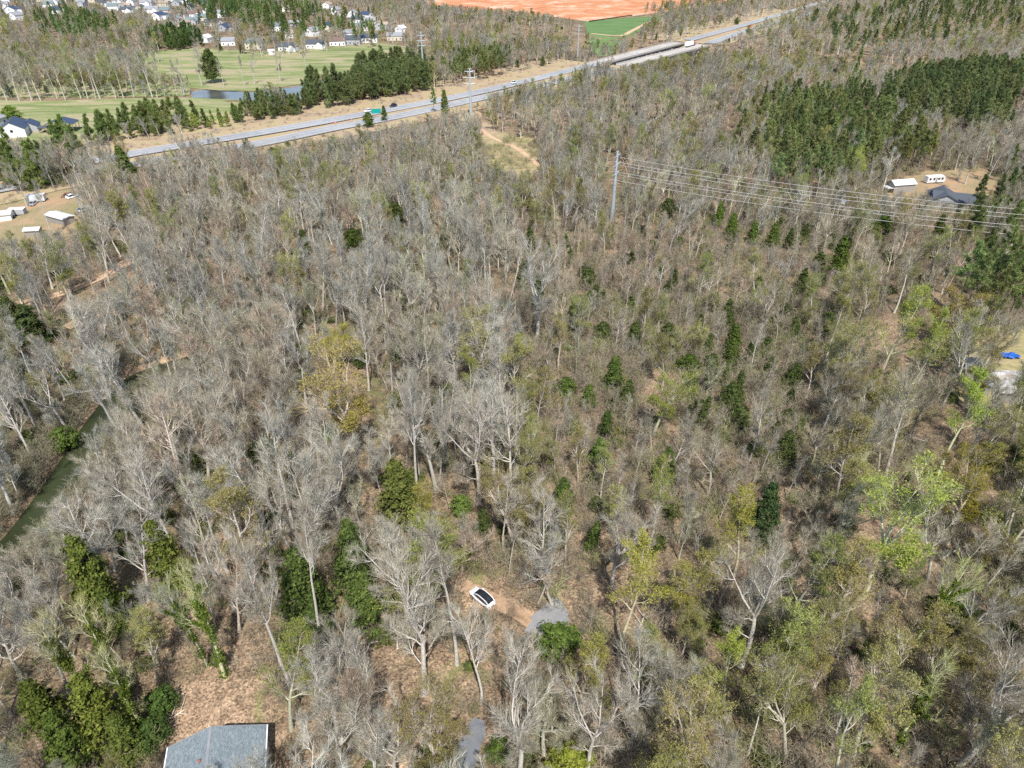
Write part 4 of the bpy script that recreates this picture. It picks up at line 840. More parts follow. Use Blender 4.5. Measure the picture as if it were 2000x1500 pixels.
PINES = [  # crowns px
 ([(500, 192), (560, 192), (620, 178), (640, 190), (620, 208), (540, 228), (500, 234)], 'young_pine', 11, 4.0, (1.6, 1.35, 1.1), 'small pines below the pond', 'small young pine between the pond and the highway verge'),
 ([(600, 165), (640, 140), (690, 122), (800, 110), (825, 128), (822, 165), (790, 178), (700, 195), (640, 200)], 'young_pine', 16, 4.8, (1.5, 1.25, 1.1), 'pines in the block between the pond and the highway', 'dark young pine in the block between pond and highway'),
 ([(884, 118), (900, 106), (980, 103), (985, 140), (930, 150), (880, 152)], 'pine_tree', 15, 4.4, (1.6, 1.4, 1.2), 'pines right of the tall power poles', 'pine in the small block right of the tall power poles'),
 ([(200, 230), (245, 218), (280, 205), (350, 218), (352, 250), (270, 262), (210, 270)], 'young_pine', 13, 6, (2.0, 1.7, 1.1), 'pines along the lower edge of the meadow', 'bushy pine at the lower edge of the meadow'),
 ([(375, 222), (500, 205), (500, 240), (430, 250), (375, 248)], 'young_pine', 9, 5.5, (1.9, 1.7, 1.0), 'small pines along the highway fence', 'small pine between the meadow and the highway'),
 ([(0, 270), (100, 268), (170, 245), (200, 270), (130, 300), (120, 350), (90, 372), (0, 350)], 'young_pine', 13, 5.5, (1.9, 1.8, 1.0), 'pines at the left edge below the white house', 'green pine at the left edge below the white gabled house'),
 ([(1480, 200), (1560, 180), (1660, 165), (1740, 215), (1770, 250), (1830, 270), (1830, 330), (1740, 300), (1640, 330), (1560, 350), (1500, 300)], 'pine_tree', 18, 6.6, (1.45, 1.25, 1.1), 'pines in the long stand at the upper right', 'pine in the long stand at the upper right'),
 ([(1750, 170), (1800, 125), (1900, 118), (2000, 135), (2000, 185), (1940, 225), (1850, 235), (1780, 215)], 'pine_tree', 20, 5.6, (1.3, 1.15, 1.1), 'tall pines at the right beyond the yard', 'tall round-crowned pine at the right beyond the yard'),
 ([(1950, 330), (2010, 310), (2010, 420), (1960, 410)], 'pine_tree', 17, 6, (.9, .9, .8), 'dark pines right of the yard', 'dark pine at the right edge of the yard'),
 ([(1870, 490), (1930, 450), (2010, 430), (2010, 605), (1960, 615), (1910, 590)], 'pine_tree', 19, 5.6, (1.4, 1.25, 1.1), 'pines in the dense block at the right edge', 'pine in the dense block at the right edge'),
 ([(1600, 30), (1780, 0), (2000, 0), (2000, 50), (1800, 80), (1640, 90)], 'pine_tree', 18, 18, (1.1, 1.05, .9), 'scattered pines at the top right', 'scattered pine in the far top right wood'),
 ([(480, 0), (560, 0), (620, 20), (640, 60), (560, 60), (470, 40)], 'pine_tree', 20, 13, (1.3, 1.3, 1), 'pines among the distant houses', 'pine among the distant houses'),
 ([(100, 15), (210, 30), (215, 60), (130, 70), (60, 40)], 'pine_tree', 18, 12, (1.1, 1.2, .9), 'pines between the top left houses and the wood', 'pine in front of the houses at the top left'),
 ([(370, 0), (480, 0), (480, 30), (380, 30)], 'pine_tree', 18, 8, (1.0, 1.1, .9), 'pines behind the white top-left houses', 'pine behind the white houses at the top left'),
 ([(650, 25), (690, 20), (760, 40), (740, 75), (660, 70)], 'pine_tree', 17, 14, (1.3, 1.3, .9), 'pines among the houses by the meadow', 'pine between houses behind the meadow'),
 ([(310, 60), (365, 50), (375, 90), (320, 95)], 'young_pine', 13, 6, (.9, 1, .8), 'evergreens at the meadow corner', 'dark evergreen at the top corner of the meadow'),
 ([(1600, 110), (1700, 95), (1700, 130), (1620, 140)], 'young_pine', 11, 12, (1.2, 1.3, .9), 'evergreens scattered in the grey wood', 'scattered small evergreen in the upper right wood'),
]
cand = {}
def add(kind, x, y, h, tint, lab, grp, wide=1.0): cand.setdefault(kind, []).append((x, y, h, tint, lab, grp, wide))
tk = np.array(taken)
def grid(xmin, xmax, ymin, ymax, s, rs):
    gx_, gy_ = np.meshgrid(np.arange(xmin, xmax, s), np.arange(ymin, ymax, s)); gx_[1::2] += s/2
    return gx_.ravel()+rs.uniform(-.42, .42, gx_.size)*s, gy_.ravel()+rs.uniform(-.42, .42, gx_.size)*s
def view_ok(x, y, m=60):
    a, b = proj(x, y, terr(x, y)); c, d = proj(x, y, terr(x, y)+22)
    return (np.maximum(a, c) > -m) & (np.minimum(a, c) < 2000+m) & (b > -5) & (d < 1500+m)
def blocked(x, y, extra=0):
    a, b = proj(x, y, terr(x, y)); bad = np.zeros(len(x), bool)
    for q in NOGROUND: bad |= inpoly(a, b, q)
    bad |= segdist(x, y, RIVER) < 4.8
    near = y > 300
    bad |= near & (segdist(x, y, HWF) < 8); bad |= near & (segdist(x, y, HWN) < 8); bad |= near & (segdist(x, y, mid) < 16)
    L = np.array(mid); T = np.gradient(L, axis=0); T /= np.linalg.norm(T, axis=1)[:, None]
    NL = [tuple(p) for p in L+np.stack([-T[:, 1], T[:, 0]], 1)*24]; bad |= near & (segdist(x, y, NL) < 11) & (y < 640)
    if extra:
        d = np.full(len(x), 1e9)
        for tx, ty, tr_ in taken: d = np.minimum(d, np.hypot(x-tx, y-ty)-tr_)
        bad |= d < 0
    return bad
CARPOLY = [(905, 1120), (985, 1120), (985, 1195), (905, 1195)]
def hides(x, y, h, rad, polys=KEEP):
    z = terr(x, y); bad = np.zeros(len(x), bool)
    for f in (.45, .62, .8, .96):
        for s in (-.6, 0, .6):
            a, b = proj(x+s*rad, y, z+h*f)
            for q in polys: bad |= inpoly(a, b, q)
    if polys is KEEP:
        for f in (.06, .14, .22, .32):
            a, b = proj(x, y, z+h*f); bad |= inpoly(a, b, CARPOLY)
    return bad
rs = np.random.default_rng(21)
def fit(x, y, h, rad):
    """smaller trees where a full-size one would stand in front of something the photograph shows"""
    h = h.copy(); keep = np.ones(len(x), bool)
    bad = hides(x, y, h, rad)
    for f in (.75, .55, .4):
        i = np.where(bad)[0]
        if not len(i): break
        h2 = h[i]*f; b2 = hides(x[i], y[i], h2, rad*f); ok = ~b2; h[i[ok]] = h2[ok]; bad[i[ok]] = False
    keep = ~bad; return h, keep
for poly, kind, hh, sp, ti, grp, lab in PINES:
    W = [P0(*p, hh*.6) for p in poly]; A = np.array(W)
    x, y = grid(A[:, 0].min()-15, A[:, 0].max()+15, A[:, 1].min()-15, A[:, 1].max()+15, sp, rs); ok = inpoly(x+7*np.sin(y*.13+x*.05)+rs.normal(size=len(x))*4*(sp > 4.5), y+7*np.sin(x*.11)+rs.normal(size=len(x))*6*(sp > 4.5), W) & ~blocked(x, y, 1); x, y = x[ok], y[ok]
    if not len(x): continue
    h = hh*rs.uniform(.8, 1.15, len(x)); hp, keep = fit(x, y, h, 1.5); 
    keep |= rs.random(len(x)) < .25
    for i in np.where(keep)[0]:
        v = rs.uniform(.65, 1.45); add(kind, x[i], y[i], h[i] if hp[i] < h[i]*.6 else hp[i], (ti[0]*v*rs.uniform(.9, 1.15), ti[1]*v, ti[2]*v*rs.uniform(.9, 1.1)), lab, grp, rs.uniform(.75, 1.15))
        taken.append((x[i], y[i], sp*.42))
# the mixed wood
def zonekind(px, py, d):
    """weights: bare, slender, budding, evergreen + mean tint + mean height"""
    if inpoly(px, py, [(1000, 380), (1650, 430), (1620, 700), (1560, 1050), (1180, 1080), (1020, 850)]): return (.17, .60, .10, .13), (1.0, .96, .90), 14.5
    if px < 345 and py > 1230: return (.38, .15, .32, .15), (.95, 1.0, .88), 16
    if px > 1050 and py > 1080: return (.46, .20, .32, .02), (1.0, .97, .88), 18
    if px > 1600 and py > 520: return (.42, .2, .35, .03), (.98, .95, .82), 19
    if px < 1100 and py > 640: return (.83, .10, .05, .02), (1.1, 1.1, 1.08), 20.5
    if px < 560 and py > 400: return (.55, .34, .08, .03), (1.04, 1.03, 1.0), 20
    if 560 <= px < 1100 and py > 380: return (.72, .2, .06, .02), (1.05, 1.05, 1.02), 20
    if px > 1400 and py > 330: return (.42, .3, .24, .04), (1.0, .98, .9), 17
    if px > 1450: return (.6, .14, .24, .02), (1.0, 1.0, .96), 17
    if py < 200: return (.68, .1, .19, .03), (.84, .84, .80), 17
    return (.68, .18, .12, .02), (.98, .97, .93), 17
KK = ['bare_tree', 'slender_tree', 'budding_tree', 'evergreen_tree']
def region(px, py):
    if py < 110 and px < 840: return 'around the distant houses'
    if py < 260 and px < 520: return 'around the meadow and pond'
    if py < 200 and px < 1180: return 'behind the tall power poles'
    if py < 330 and px < 1250: return 'along the near side of the highway'
    if px > 1350 and py < 330: return 'in the far upper right wood'
    if px < 450 and py < 640: return 'in the left wood around the dirt track'
    if px < 330 and py < 1150: return 'on the banks of the river'
    if px < 345: return 'in the lower left thicket'
    if px < 1000 and py < 640: return 'in the upper middle of the wood'
    if px < 1000 and py < 1050: return 'between the river and the wood centre'
    if px < 1050: return 'around the leafy clearing and white car'
    if px < 1600 and py < 520: return 'under the power lines'
    if px < 1600 and py < 1060: return 'in the centre right thicket'
    if px > 1600 and py < 1060: return 'beside the right edge buildings'
    return 'in the lower right wood'
def lowf(x, y, a): return math.sin(x*.061+a)*math.sin(y*.047+2*a)+.6*math.sin(x*.021-y*.033+a*3)
NOUN = dict(bare_tree='grey bare tree', slender_tree='slender pale-stemmed sapling', budding_tree='budding olive tree', evergreen_tree='small green evergreen')
for (y0, y1, sp) in ((30, 150, 5.0), (150, 345, 5.0), (345, 640, 6.6), (640, 1330, 9.6)):
    xm = .95*y1+60; x, y = grid(-xm, xm, y0, y1, sp, rs); ok = view_ok(x, y) & ~blocked(x, y, 1); x, y = x[ok], y[ok]
    px, py = proj(x, y, terr(x, y)+12); hs = []; ks = []; ts = []; rg = []
    for i in range(len(x)):
        wts, ti, hm = zonekind(px[i], py[i], y[i]); n = lowf(x[i], y[i], 1.3); m = lowf(x[i], y[i], 4.1)
        wts = np.array(wts)*np.array([1, 1, max(.2, 1+1.2*n), max(.1, 1+1.5*m)]); wts /= wts.sum(); k = rs.choice(4, p=wts); kind = KK[k]
        h = hm*(.9 if y[i] < 130 else .8)*rs.choice([rs.uniform(.85, 1.2), rs.uniform(.5, .9)], p=[.65, .35])*(.78 if k == 1 else 1); v = rs.uniform(.78, 1.25); warm = float(np.clip(rs.normal()*.04+.035*m, -.035, .09))
        if kind == 'budding_tree':
            c = random.choice([(1.0, .93, .72), (.95, 1.0, .7), (.85, .78, .55), (1.1, 1.05, .75), (.95, .8, .65), (1.0, 1.05, .6)]); v *= .95; tint = (c[0]*v, c[1]*v, c[2]*v)
        elif kind == 'evergreen_tree': h = rs.uniform(3.5, 8); tint = (v*.9, v, v*.75)
        else:
            tint = (ti[0]*v*(1+warm), ti[1]*v, ti[2]*v*(1-warm))
            if rs.random() < .09: tint = (1.12*v, .92*v, .80*v)
            if rs.random() < .10 : tint = (.98*v, 1.02*v, .80*v)
        hs.append(h); ks.append(kind); ts.append(tint); rg.append(region(px[i], py[i]))
    h = np.array(hs); h2, keep = fit(x, y, h, 4.2)
    for j_ in (0, 1, 2, 3, 6, 7, 9): keep &= ~(inpoly(px, py, PINES[j_][0]) & (rs.random(len(x)) < (.35 if j_ == 6 else .6)))
    for i in np.where(keep)[0]:
        r_ = rg[i]; add(ks[i], x[i], y[i], max(h2[i], 2.5), ts[i], NOUN[ks[i]]+' '+r_, NOUN[ks[i]]+'s '+r_, rs.uniform(.85, 1.2)*(1 if y1 < 346 else 1.15))

LIMIT = dict(bare_tree=270, slender_tree=280, budding_tree=240, pine_tree=285, young_pine=290, evergreen_tree=190, ivy_tree=50)
def gn_scatter(name, kinds, label):
    """kinds: [(proto list, points[(x,y,z,scale,width,tint)])] -> ONE object whose geometry nodes draw the mass"""
    o = None; pts = []; data = []
    col = bpy.data.collections.new(name+'_patterns'); k0 = 0; src = []
    for protos, P_ in kinds:
        for tm, cm, wm in protos: src.append(wm)
        for p in P_: pts.append(p[:3]); data.append((k0+random.randrange(len(protos)), p[3], p[4], *p[5]))
        k0 += len(protos)
    for i, wm in enumerate(src):
        q = bpy.data.objects.new('%s_pattern_%02d' % (name, i), wm); col.objects.link(q)
    me = bpy.data.meshes.new(name); me.vertices.add(len(pts)); me.vertices.foreach_set('co', np.array(pts, np.float32).ravel()); D = np.array(data)
    def att(nm, ty, fld, arr): a = me.attributes.new(nm, ty, 'POINT'); a.data.foreach_set(fld, np.ascontiguousarray(arr).ravel())
    att('pick', 'INT', 'value', D[:, 0].astype(np.int32)); att('scl', 'FLOAT_VECTOR', 'vector', np.stack([D[:, 1]*D[:, 2], D[:, 1]*D[:, 2], D[:, 1]], 1).astype(np.float32))
    att('rot', 'FLOAT_VECTOR', 'vector', np.stack([rs.normal(size=len(D))*.04, rs.normal(size=len(D))*.04, rs.uniform(0, 6.28, len(D))], 1).astype(np.float32))
    att('tint', 'FLOAT_COLOR', 'color', np.column_stack([D[:, 3:6], np.ones(len(D))]).astype(np.float32))
    o = link(name, me); ng = bpy.data.node_groups.new(name, 'GeometryNodeTree')
    ng.interface.new_socket('Geometry', in_out='INPUT', socket_type='NodeSocketGeometry'); ng.interface.new_socket('Geometry', in_out='OUTPUT', socket_type='NodeSocketGeometry')
    gi = ng.nodes.new('NodeGroupInput'); go = ng.nodes.new('NodeGroupOutput'); ip = ng.nodes.new('GeometryNodeInstanceOnPoints')
    m2p = ng.nodes.new('GeometryNodeMeshToPoints'); ci = ng.nodes.new('GeometryNodeCollectionInfo'); ci.inputs[0].default_value = col; ci.inputs[1].default_value = True; ci.inputs[2].default_value = True
    ip.inputs['Pick Instance'].default_value = True
    def na(nm, ty):
        a = ng.nodes.new('GeometryNodeInputNamedAttribute'); a.data_type = ty; a.inputs[0].default_value = nm; return next(s for s in a.outputs if s.enabled and s.name == 'Attribute')
    ng.links.new(gi.outputs[0], m2p.inputs[0]); ng.links.new(m2p.outputs[0], ip.inputs['Points']); ng.links.new(ci.outputs[0], ip.inputs['Instance'])
    ng.links.new(na('pick', 'INT'), ip.inputs['Instance Index']); ng.links.new(na('scl', 'FLOAT_VECTOR'), ip.inputs['Scale']); ng.links.new(na('rot', 'FLOAT_VECTOR'), ip.inputs['Rotation'])
    ng.links.new(ip.outputs[0], go.inputs[0]); md = o.modifiers.new('scatter', 'NODES'); md.node_group = ng
    return tag(o, label, kind='stuff')
ANCH = [(945, 1158, 'parked white car'), (425, 1460, 'shingle roof'), (1075, 1215, 'grey turning area'), (1090, 1250, 'green holly'), (775, 965, 'broad olive-green pine'), (900, 985, 'round bright green evergreen'), (700, 1140, 'tall green evergreen pair'),
 (590, 1160, 'evergreen behind two pale trunks'), (320, 1090, 'rounded evergreen by the pool'), (185, 1150, 'moss-green evergreen'), (405, 1235, 'ivy-clad leaning trunk'), (120, 850, 'bush overhanging the river'), (50, 640, 'dark twin-peaked cedar'), (165, 660, 'white-limbed bank tree'),
 (670, 770, 'largest olive tree'), (640, 655, 'yellow-green tree'), (1050, 545, 'tallest silvery tree'), (1200, 730, 'green cedar near the centre'), (1430, 680, 'cedar pair'), (1170, 885, 'bright lone cedar'), (1100, 970, 'cedar above the turning area'), (1495, 1005, 'narrow dark cedar'),
 (1225, 1160, 'yellow budding tree'), (1745, 1020, 'large lime-green tree'), (1880, 820, 'fresh green tree'), (1755, 640, 'right yellow-green tree'), (1930, 530, 'dense right pine block'), (1950, 1370, 'dark-limbed corner tree'), (1490, 1160, 'forked long-limbed tree'), (1440, 1310, 'low lime budding tree'),
 (1160, 1400, 'pale upswept tree'), (1015, 1390, 'pale forked tree'), (640, 1400, 'pale tree beside the roof'), (805, 1200, 'tree with the bent limb'), (210, 1290, 'ivy-wrapped thicket tree'), (1197, 350, 'nearest power pole'), (1305, 405, 'dark cedar by the pole'), (1440, 440, 'bright conical cedars'), (1640, 505, 'layered cedar'),
 (1870, 390, 'dark-roofed yard house'), (1756, 365, 'open yard shed'), (1685, 312, 'round lime-green tree'), (1000, 305, 'grassy clearing'), (770, 415, 'dark upper middle evergreen'), (595, 480, 'dark left cedar'), (80, 420, 'left yard'), (170, 555, 'dirt track'), (240, 320, 'lone highway cedar'), (868, 200, 'upright highway cedar'),
 (828, 120, 'tallest power pole'), (920, 185, 'highway power pole'), (1128, 85, 'lawn power pole'), (1270, 110, 'highway bridge'), (1382, 90, 'round pine by the truck'), (1550, 250, 'long pine stand'), (1880, 170, 'tall round pines'), (1600, 110, 'grey upper right wood'), (1800, 40, 'top right corner wood'), (410, 125, 'lone pondside tree'),
 (33, 250, 'white gabled house'), (660, 165, 'young pine block'), (930, 125, 'small pine block'), (500, 185, 'pond'), (280, 245, 'meadow-edge pines'), (120, 60, 'top left houses'), (420, 50, 'bright white roof slope'), (618, 90, 'long white house'), (1210, 55, 'bright lawn'), (1000, 15, 'clay site'), (1835, 445, 'yard cedar'), (1950, 745, 'patched white roof'), (1870, 1195, 'dark green right shrub'), (1790, 1400, 'ivy-patched tree')]
SECT = ['to the right of', 'below and right of', 'directly below', 'below and left of', 'to the left of', 'above and left of', 'directly above', 'above and right of']
ORD = 'nearest second third fourth fifth sixth seventh eighth ninth tenth eleventh twelfth thirteenth fourteenth fifteenth sixteenth seventeenth eighteenth nineteenth twentieth'.split()
SHORT = dict(bare_tree='bare grey tree', slender_tree='slender pale sapling', budding_tree='budding olive tree', evergreen_tree='small evergreen', pine_tree='pine', young_pine='young pine')
placed = []
rest = {}
for kind, L in cand.items():
    A = np.array([(c[0], c[1], c[2]) for c in L]); dep = A[:, 1]*fw[1]-(-CAMZ)*0+CAMZ*math.sin(PITCH)
    px, py = proj(A[:, 0], A[:, 1], A[:, 2]*.6); inside = (px > -20) & (px < 2020) & (py > -10) & (py < 1530)
    size = np.where(inside, A[:, 2]/dep, 0); order = np.argsort(-size); lim = LIMIT[kind]; n = 0
    for i in order:
        x, y, h, ti, lab, grp, wd = L[i]
        if n < lim and inside[i]:
            placed.append((kind, px[i], py[i], place(kind, x, y, h, ti, lab, grp, None, wd, parts=(h/dep[i] > .055), tilt=(random.gauss(0, .08), random.gauss(0, .08))))); n += 1
        else:
            rest.setdefault(kind, []).append((x, y, float(terr(x, y)), h/BASEH[kind], wd, ti))
    print(kind, len(L), n)
bins = {}
for kind, a, b, o in placed:
    d = [math.hypot(a-q[0], b-q[1]) for q in ANCH]; j = int(np.argmin(d)); q = ANCH[j]; sct = int(round(math.atan2(b-q[1], a-q[0])/(math.pi/4))) % 8
    bins.setdefault((kind, j, sct), []).append((d[j], o.name))
for (kind, j, sct), v in bins.items():
    v.sort()
    for k, (dd, nm) in enumerate(v):
        if k < 14: bpy.data.objects[nm]['label'] = '%s %s %s the %s' % (ORD[min(k, 19)], SHORT[kind], SECT[sct], ANCH[j][2])
for kind, nm, lab in (('bare_tree', 'grey_woodland', 'mass of grey bare woodland filling the far slopes'), ('slender_tree', 'sapling_thicket', 'thicket of thin saplings between the larger trees'),
                      ('budding_tree', 'budding_woodland', 'far woodland with olive new leaves'), ('evergreen_tree', 'evergreen_underwood', 'scattered small evergreens across the far wood'),
                      ('pine_tree', 'pine_woodland', 'far pine woodland behind the nearer pines'), ('young_pine', 'pine_plantation', 'remaining close-set plantation of young pines')):
    if rest.get(kind): gn_scatter(nm, [([PROTO[kind][i] for i in ((0, 1, 3, 4, 7, 8, 9) if kind == 'bare_tree' else range(len(PROTO[kind])))], rest[kind])], lab)

# undergrowth
und = []; gre = []
for (y0, y1, sp) in ((30, 170, 2.15), (170, 345, 3.1)):
    xm = .95*y1+40; x, y = grid(-xm, xm, y0, y1, sp, rs); ok = view_ok(x, y, 20) & ~blocked(x, y); x, y = x[ok], y[ok]
    z = terr(x, y); bad = hides(x, y, np.full(len(x), 2.4), .5, KEEP[7:]+KEEP[:4]); px, py = proj(x, y, z)
    for i in np.where(~bad)[0]:
        dn = lowf(x[i], y[i], 2.2)
        right = px[i] > 1000
        if rs.random() < .72+.22*dn+(.12 if right else -.02):
            v = rs.uniform(.7, 1.15); c = (1.0*v, .93*v, .84*v) if rs.random() < .7 else (.95*v, 1.0*v, .62*v)
            und.append((x[i], y[i], z[i], rs.uniform(.6, 1.8)*(1.25 if right else 1), rs.uniform(.8, 1.3), c))
        elif rs.random() < .24+.15*dn: v = rs.uniform(.7, 1.2); gre.append((x[i], y[i], z[i], rs.uniform(.5, 1.6), rs.uniform(.8, 1.4), (v, v*1.0, v*.8)))
for i in range(420):
    q = P(rs.uniform(925, 1070), rs.uniform(262, 352)); v = rs.uniform(.75, 1.1)
    if lowf(q[0]*3, q[1]*3, 1.) > -.1: und.append((q[0], q[1], q[2], rs.uniform(.4, 1.2), 1.4, (v, v*.98, v*.72)))
rv = np.array(RIVER)
for i in range(500):
    k = rs.integers(0, len(rv)-1); t = rs.random(); c = rv[k]*(1-t)+rv[k+1]*t; T = (rv[k+1]-rv[k])/np.linalg.norm(rv[k+1]-rv[k]); sd = rs.choice([-1, 1])*rs.uniform(4.3, 9)
    x_, y_ = c[0]-T[1]*sd, c[1]+T[0]*sd; v = rs.uniform(.6, 1.05); und.append((x_, y_, float(terr(x_, y_)), rs.uniform(.7, 1.7), 1.3, (v, v*.98, v*.8)))
gn_scatter('undergrowth', [(PROTO['brush'], und)], 'low leafless brush between the trunks')
gn_scatter('green_undergrowth', [(PROTO['green_brush'], gre)], 'patches of low evergreen shrubs on the forest floor')
vb = []
L = np.array(mid)
for i in range(900):
    k = rs.integers(0, len(L)-1); t = rs.random(); c = L[k]*(1-t)+L[k+1]*t; T = (L[k+1]-L[k]); T = T/np.linalg.norm(T); Nn = np.array([-T[1], T[0]])
    s = rs.choice([rs.uniform(19, 42), rs.uniform(-30, -16)]); p = c+Nn*s
    if abs((p[0]-BM[0])*BD[0]+(p[1]-BM[1])*BD[1]) < hb: continue
    v = rs.uniform(.7, 1.1); vb.append((p[0], p[1], float(terr(*p)), rs.uniform(.3, .8), 1.6, (v, v*.9, v*.75)))
gn_scatter('verge_brush', [(PROTO['brush'], vb)], 'dry scrub along the highway verges')

# fallen trunks
for i, (px, py, ln, rz) in enumerate([(470, 1490, 6, .4), (705, 1275, 7, .9), (1480, 1270, 6, .3), (1760, 845, 9, 2.4), (1250, 1225, 5, 1.2), (330, 1405, 4, .7), (1870, 1075, 8, .5)]):
    x, y, z = P(px, py); m = MB(); n = 7
    m.tube([(ln*(k/(n-1)-.5), .15*math.sin(k), .16) for k in range(n)], [.17-.015*k for k in range(n)], 7)
    for s, q in ((.1, 1), (.28, -1), (.4, 1)): m.tube([(ln*s, 0, .2), (ln*s+.8, q*.9, .5), (ln*s+1.3, q*1.7, .6)], [.06, .04, .015], 5)
    o = m.obj('fallen_log', M['bark']); o.location = (x, y, z); o.rotation_euler = (0, 0, rz); o['tint'] = (1.2, 1.15, 1.1)
    tag(o, ['log on the leaves by the shingle roof gable', 'fallen pale trunk left of the leafy clearing', 'fallen trunk in the lower right wood beside a lime tree', 'long fallen trunk below the right yard', 'short fallen log right of the turning area', 'small fallen limb at the corner of the shingle roof', 'fallen trunk under the large olive trees at the right'][i], 'fallen log')

# rocks on the bank
def rock(x, y, s, lab):
    r = random.Random(int(x*31+y*7)); m = MB(); vs = []; k = 7
    for j, (zz, rr) in enumerate([(-.3, .8), (.15, 1), (.45, .8), (.62, .35)]):
        for a in range(k): q = 2*math.pi*a/k; f = rr*r.uniform(.75, 1.15); vs.append((math.cos(q)*f*s*1.3, math.sin(q)*f*s*.9, zz*s*r.uniform(.85, 1.1)))
    m.add(vs, [(i*k+j, i*k+(j+1) % k, (i+1)*k+(j+1) % k, (i+1)*k+j) for i in range(3) for j in range(k)]+[tuple(3*k+j for j in range(k))])
    o = m.obj('rock', M['rock']); o.location = (x, y, float(terr(x, y))); tag(o, lab, 'rock', 'rocks on the sandy river bank')
for k_, (px, py, s) in enumerate([(300, 662, 1.0), (318, 655, .8), (333, 660, .9), (262, 690, 1.2), (250, 702, .9), (350, 583, 1.3), (345, 595, 1.0), (240, 712, .7), (312, 668, .6)]):
    x, y, z = P(px, py); rock(x, y, s, ['broad pale boulder at the middle of the sandy river bank', 'pale boulder just above and right of the broad one on the bank', 'rightmost pale boulder on the sandy river bank', 'largest boulder at the left end of the sandy river bank', 'pale boulder below the largest one on the bank', 'large pale boulder apart from the bank, beside the dirt patch', 'smaller boulder touching the one beside the dirt patch', 'small boulder lowest on the river bank', 'smallest pale stone next to the broad boulder'][k_])

# ------------------------------------------------------------------ buildings
def gable_house(name, x, y, z, rz, L, W, H, rise, wall, roof, label, cat='house', group=None, wins=True, over=.4, wing=None, door=True, chimney=False, open_=False):
    r = empty(name, (x, y, z), rz, label, cat, group); wm, rm = M[wall], M[roof]
    if open_:
        for i, (sx, sy) in enumerate([(a, b) for a in (-1, 0, 1) for b in (-1, 1)]):
            m = MB(); m.box(sx*(L/2-.2)-.1, sx*(L/2-.2)+.1, sy*(W/2-.2)-.1, sy*(W/2-.2)+.1, 0, H); m.obj('post', M['wood'], r)
    else:
        m = MB(); l, ww = L/2, W/2
        m.add([(-l,-ww,-.5),(l,-ww,-.5),(l,ww,-.5),(-l,ww,-.5),(-l,-ww,H),(l,-ww,H),(l,ww,H),(-l,ww,H),(-l,0,H+rise),(l,0,H+rise)],
              [(0,1,5,4),(2,3,7,6),(1,2,6,9,5),(3,0,4,8,7)]); m.obj('wall', wm, r)
    rf = MB(); l = L/2+over; ww = W/2+over; ze = H-rise*over/(W/2); t = .18
    for s in (-1, 1):
        a = [(-l, s*ww, ze+.02), (l, s*ww, ze+.02), (l, 0, H+rise+.02), (-l, 0, H+rise+.02)]; b = [(p[0], p[1], p[2]+t) for p in a]
        rf.add(a+b, [(0,1,2,3),(4,5,6,7),(0,1,5,4),(1,2,6,5),(2,3,7,6),(3,0,4,7)])
    ro = rf.obj('roof', rm, r)
    if chimney: m = MB(); m.box(L*.2-.4, L*.2+.4, .6, 1.4, H, H+rise+1); m.obj('chimney', M['clayred'], ro)
    if wins and not open_:
        n = max(2, int(L/3.5)); st = max(1, int(H/2.7))
        for s in (-1, 1):
            for f in range(st):
                for k in range(n):
                    if door and f == 0 and k == n//2 and s == -1: continue
                    cx = -L/2+L*(k+.5)/n; m = MB(); y0, y1 = sorted((s*(W/2+.01), s*(W/2+.07))); m.box(cx-.5, cx+.5, y0, y1, .9+f*2.7, 2.1+f*2.7); m.obj('window', M['glass'], r)
            m = MB(); x0, x1 = sorted((s*(L/2+.01), s*(L/2+.07))); m.box(x0, x1, -.6, .6, H-1.5, H-.3); m.obj('window', M['glass'], r)
        if door: cx = -L/2+L*(n//2+.5)/n; m = MB(); m.box(cx-.5, cx+.5, -W/2-.08, -W/2-.01, 0, 2.1); m.obj('door', M['brownroof'], r)
    if wing:
        wl_, ww_, wx = wing; l2 = W/2+wl_; m = MB()
        m.add([(wx-ww_/2, -l2, -.5), (wx+ww_/2, -l2, -.5), (wx+ww_/2, -W/2-.02, -.5), (wx-ww_/2, -W/2-.02, -.5), (wx-ww_/2, -l2, H*.9), (wx+ww_/2, -l2, H*.9), (wx+ww_/2, -W/2-.02, H*.9), (wx-ww_/2, -W/2-.02, H*.9), (wx, -l2, H*.9+rise*.8), (wx, -W/2-.02, H*.9+rise*.8)],
              [(0,1,5,8,4), (1,2,6,5), (3,0,4,7)]); m.obj('wall', wm, r)
        m = MB()
        for s in (-1, 1):
            a = [(wx+s*(ww_/2+.3), -l2-.3, H*.85), (wx+s*(ww_/2+.3), .1, H*.85), (wx, .1, H*.9+rise*.8+.05), (wx, -l2-.3, H*.9+rise*.8+.05)]; b = [(p[0], p[1], p[2]+.17) for p in a]
            m.add(a+b, [(0,1,2,3),(4,5,6,7),(0,1,5,4),(1,2,6,5),(2,3,7,6),(3,0,4,7)])
        m.obj('roof', rm, r); m = MB(); m.box(wx-1.1, wx+1.1, -l2-.07, -l2-.01, .1, 2.2); m.obj('garage_door', M['offwhite'], r)
    return r

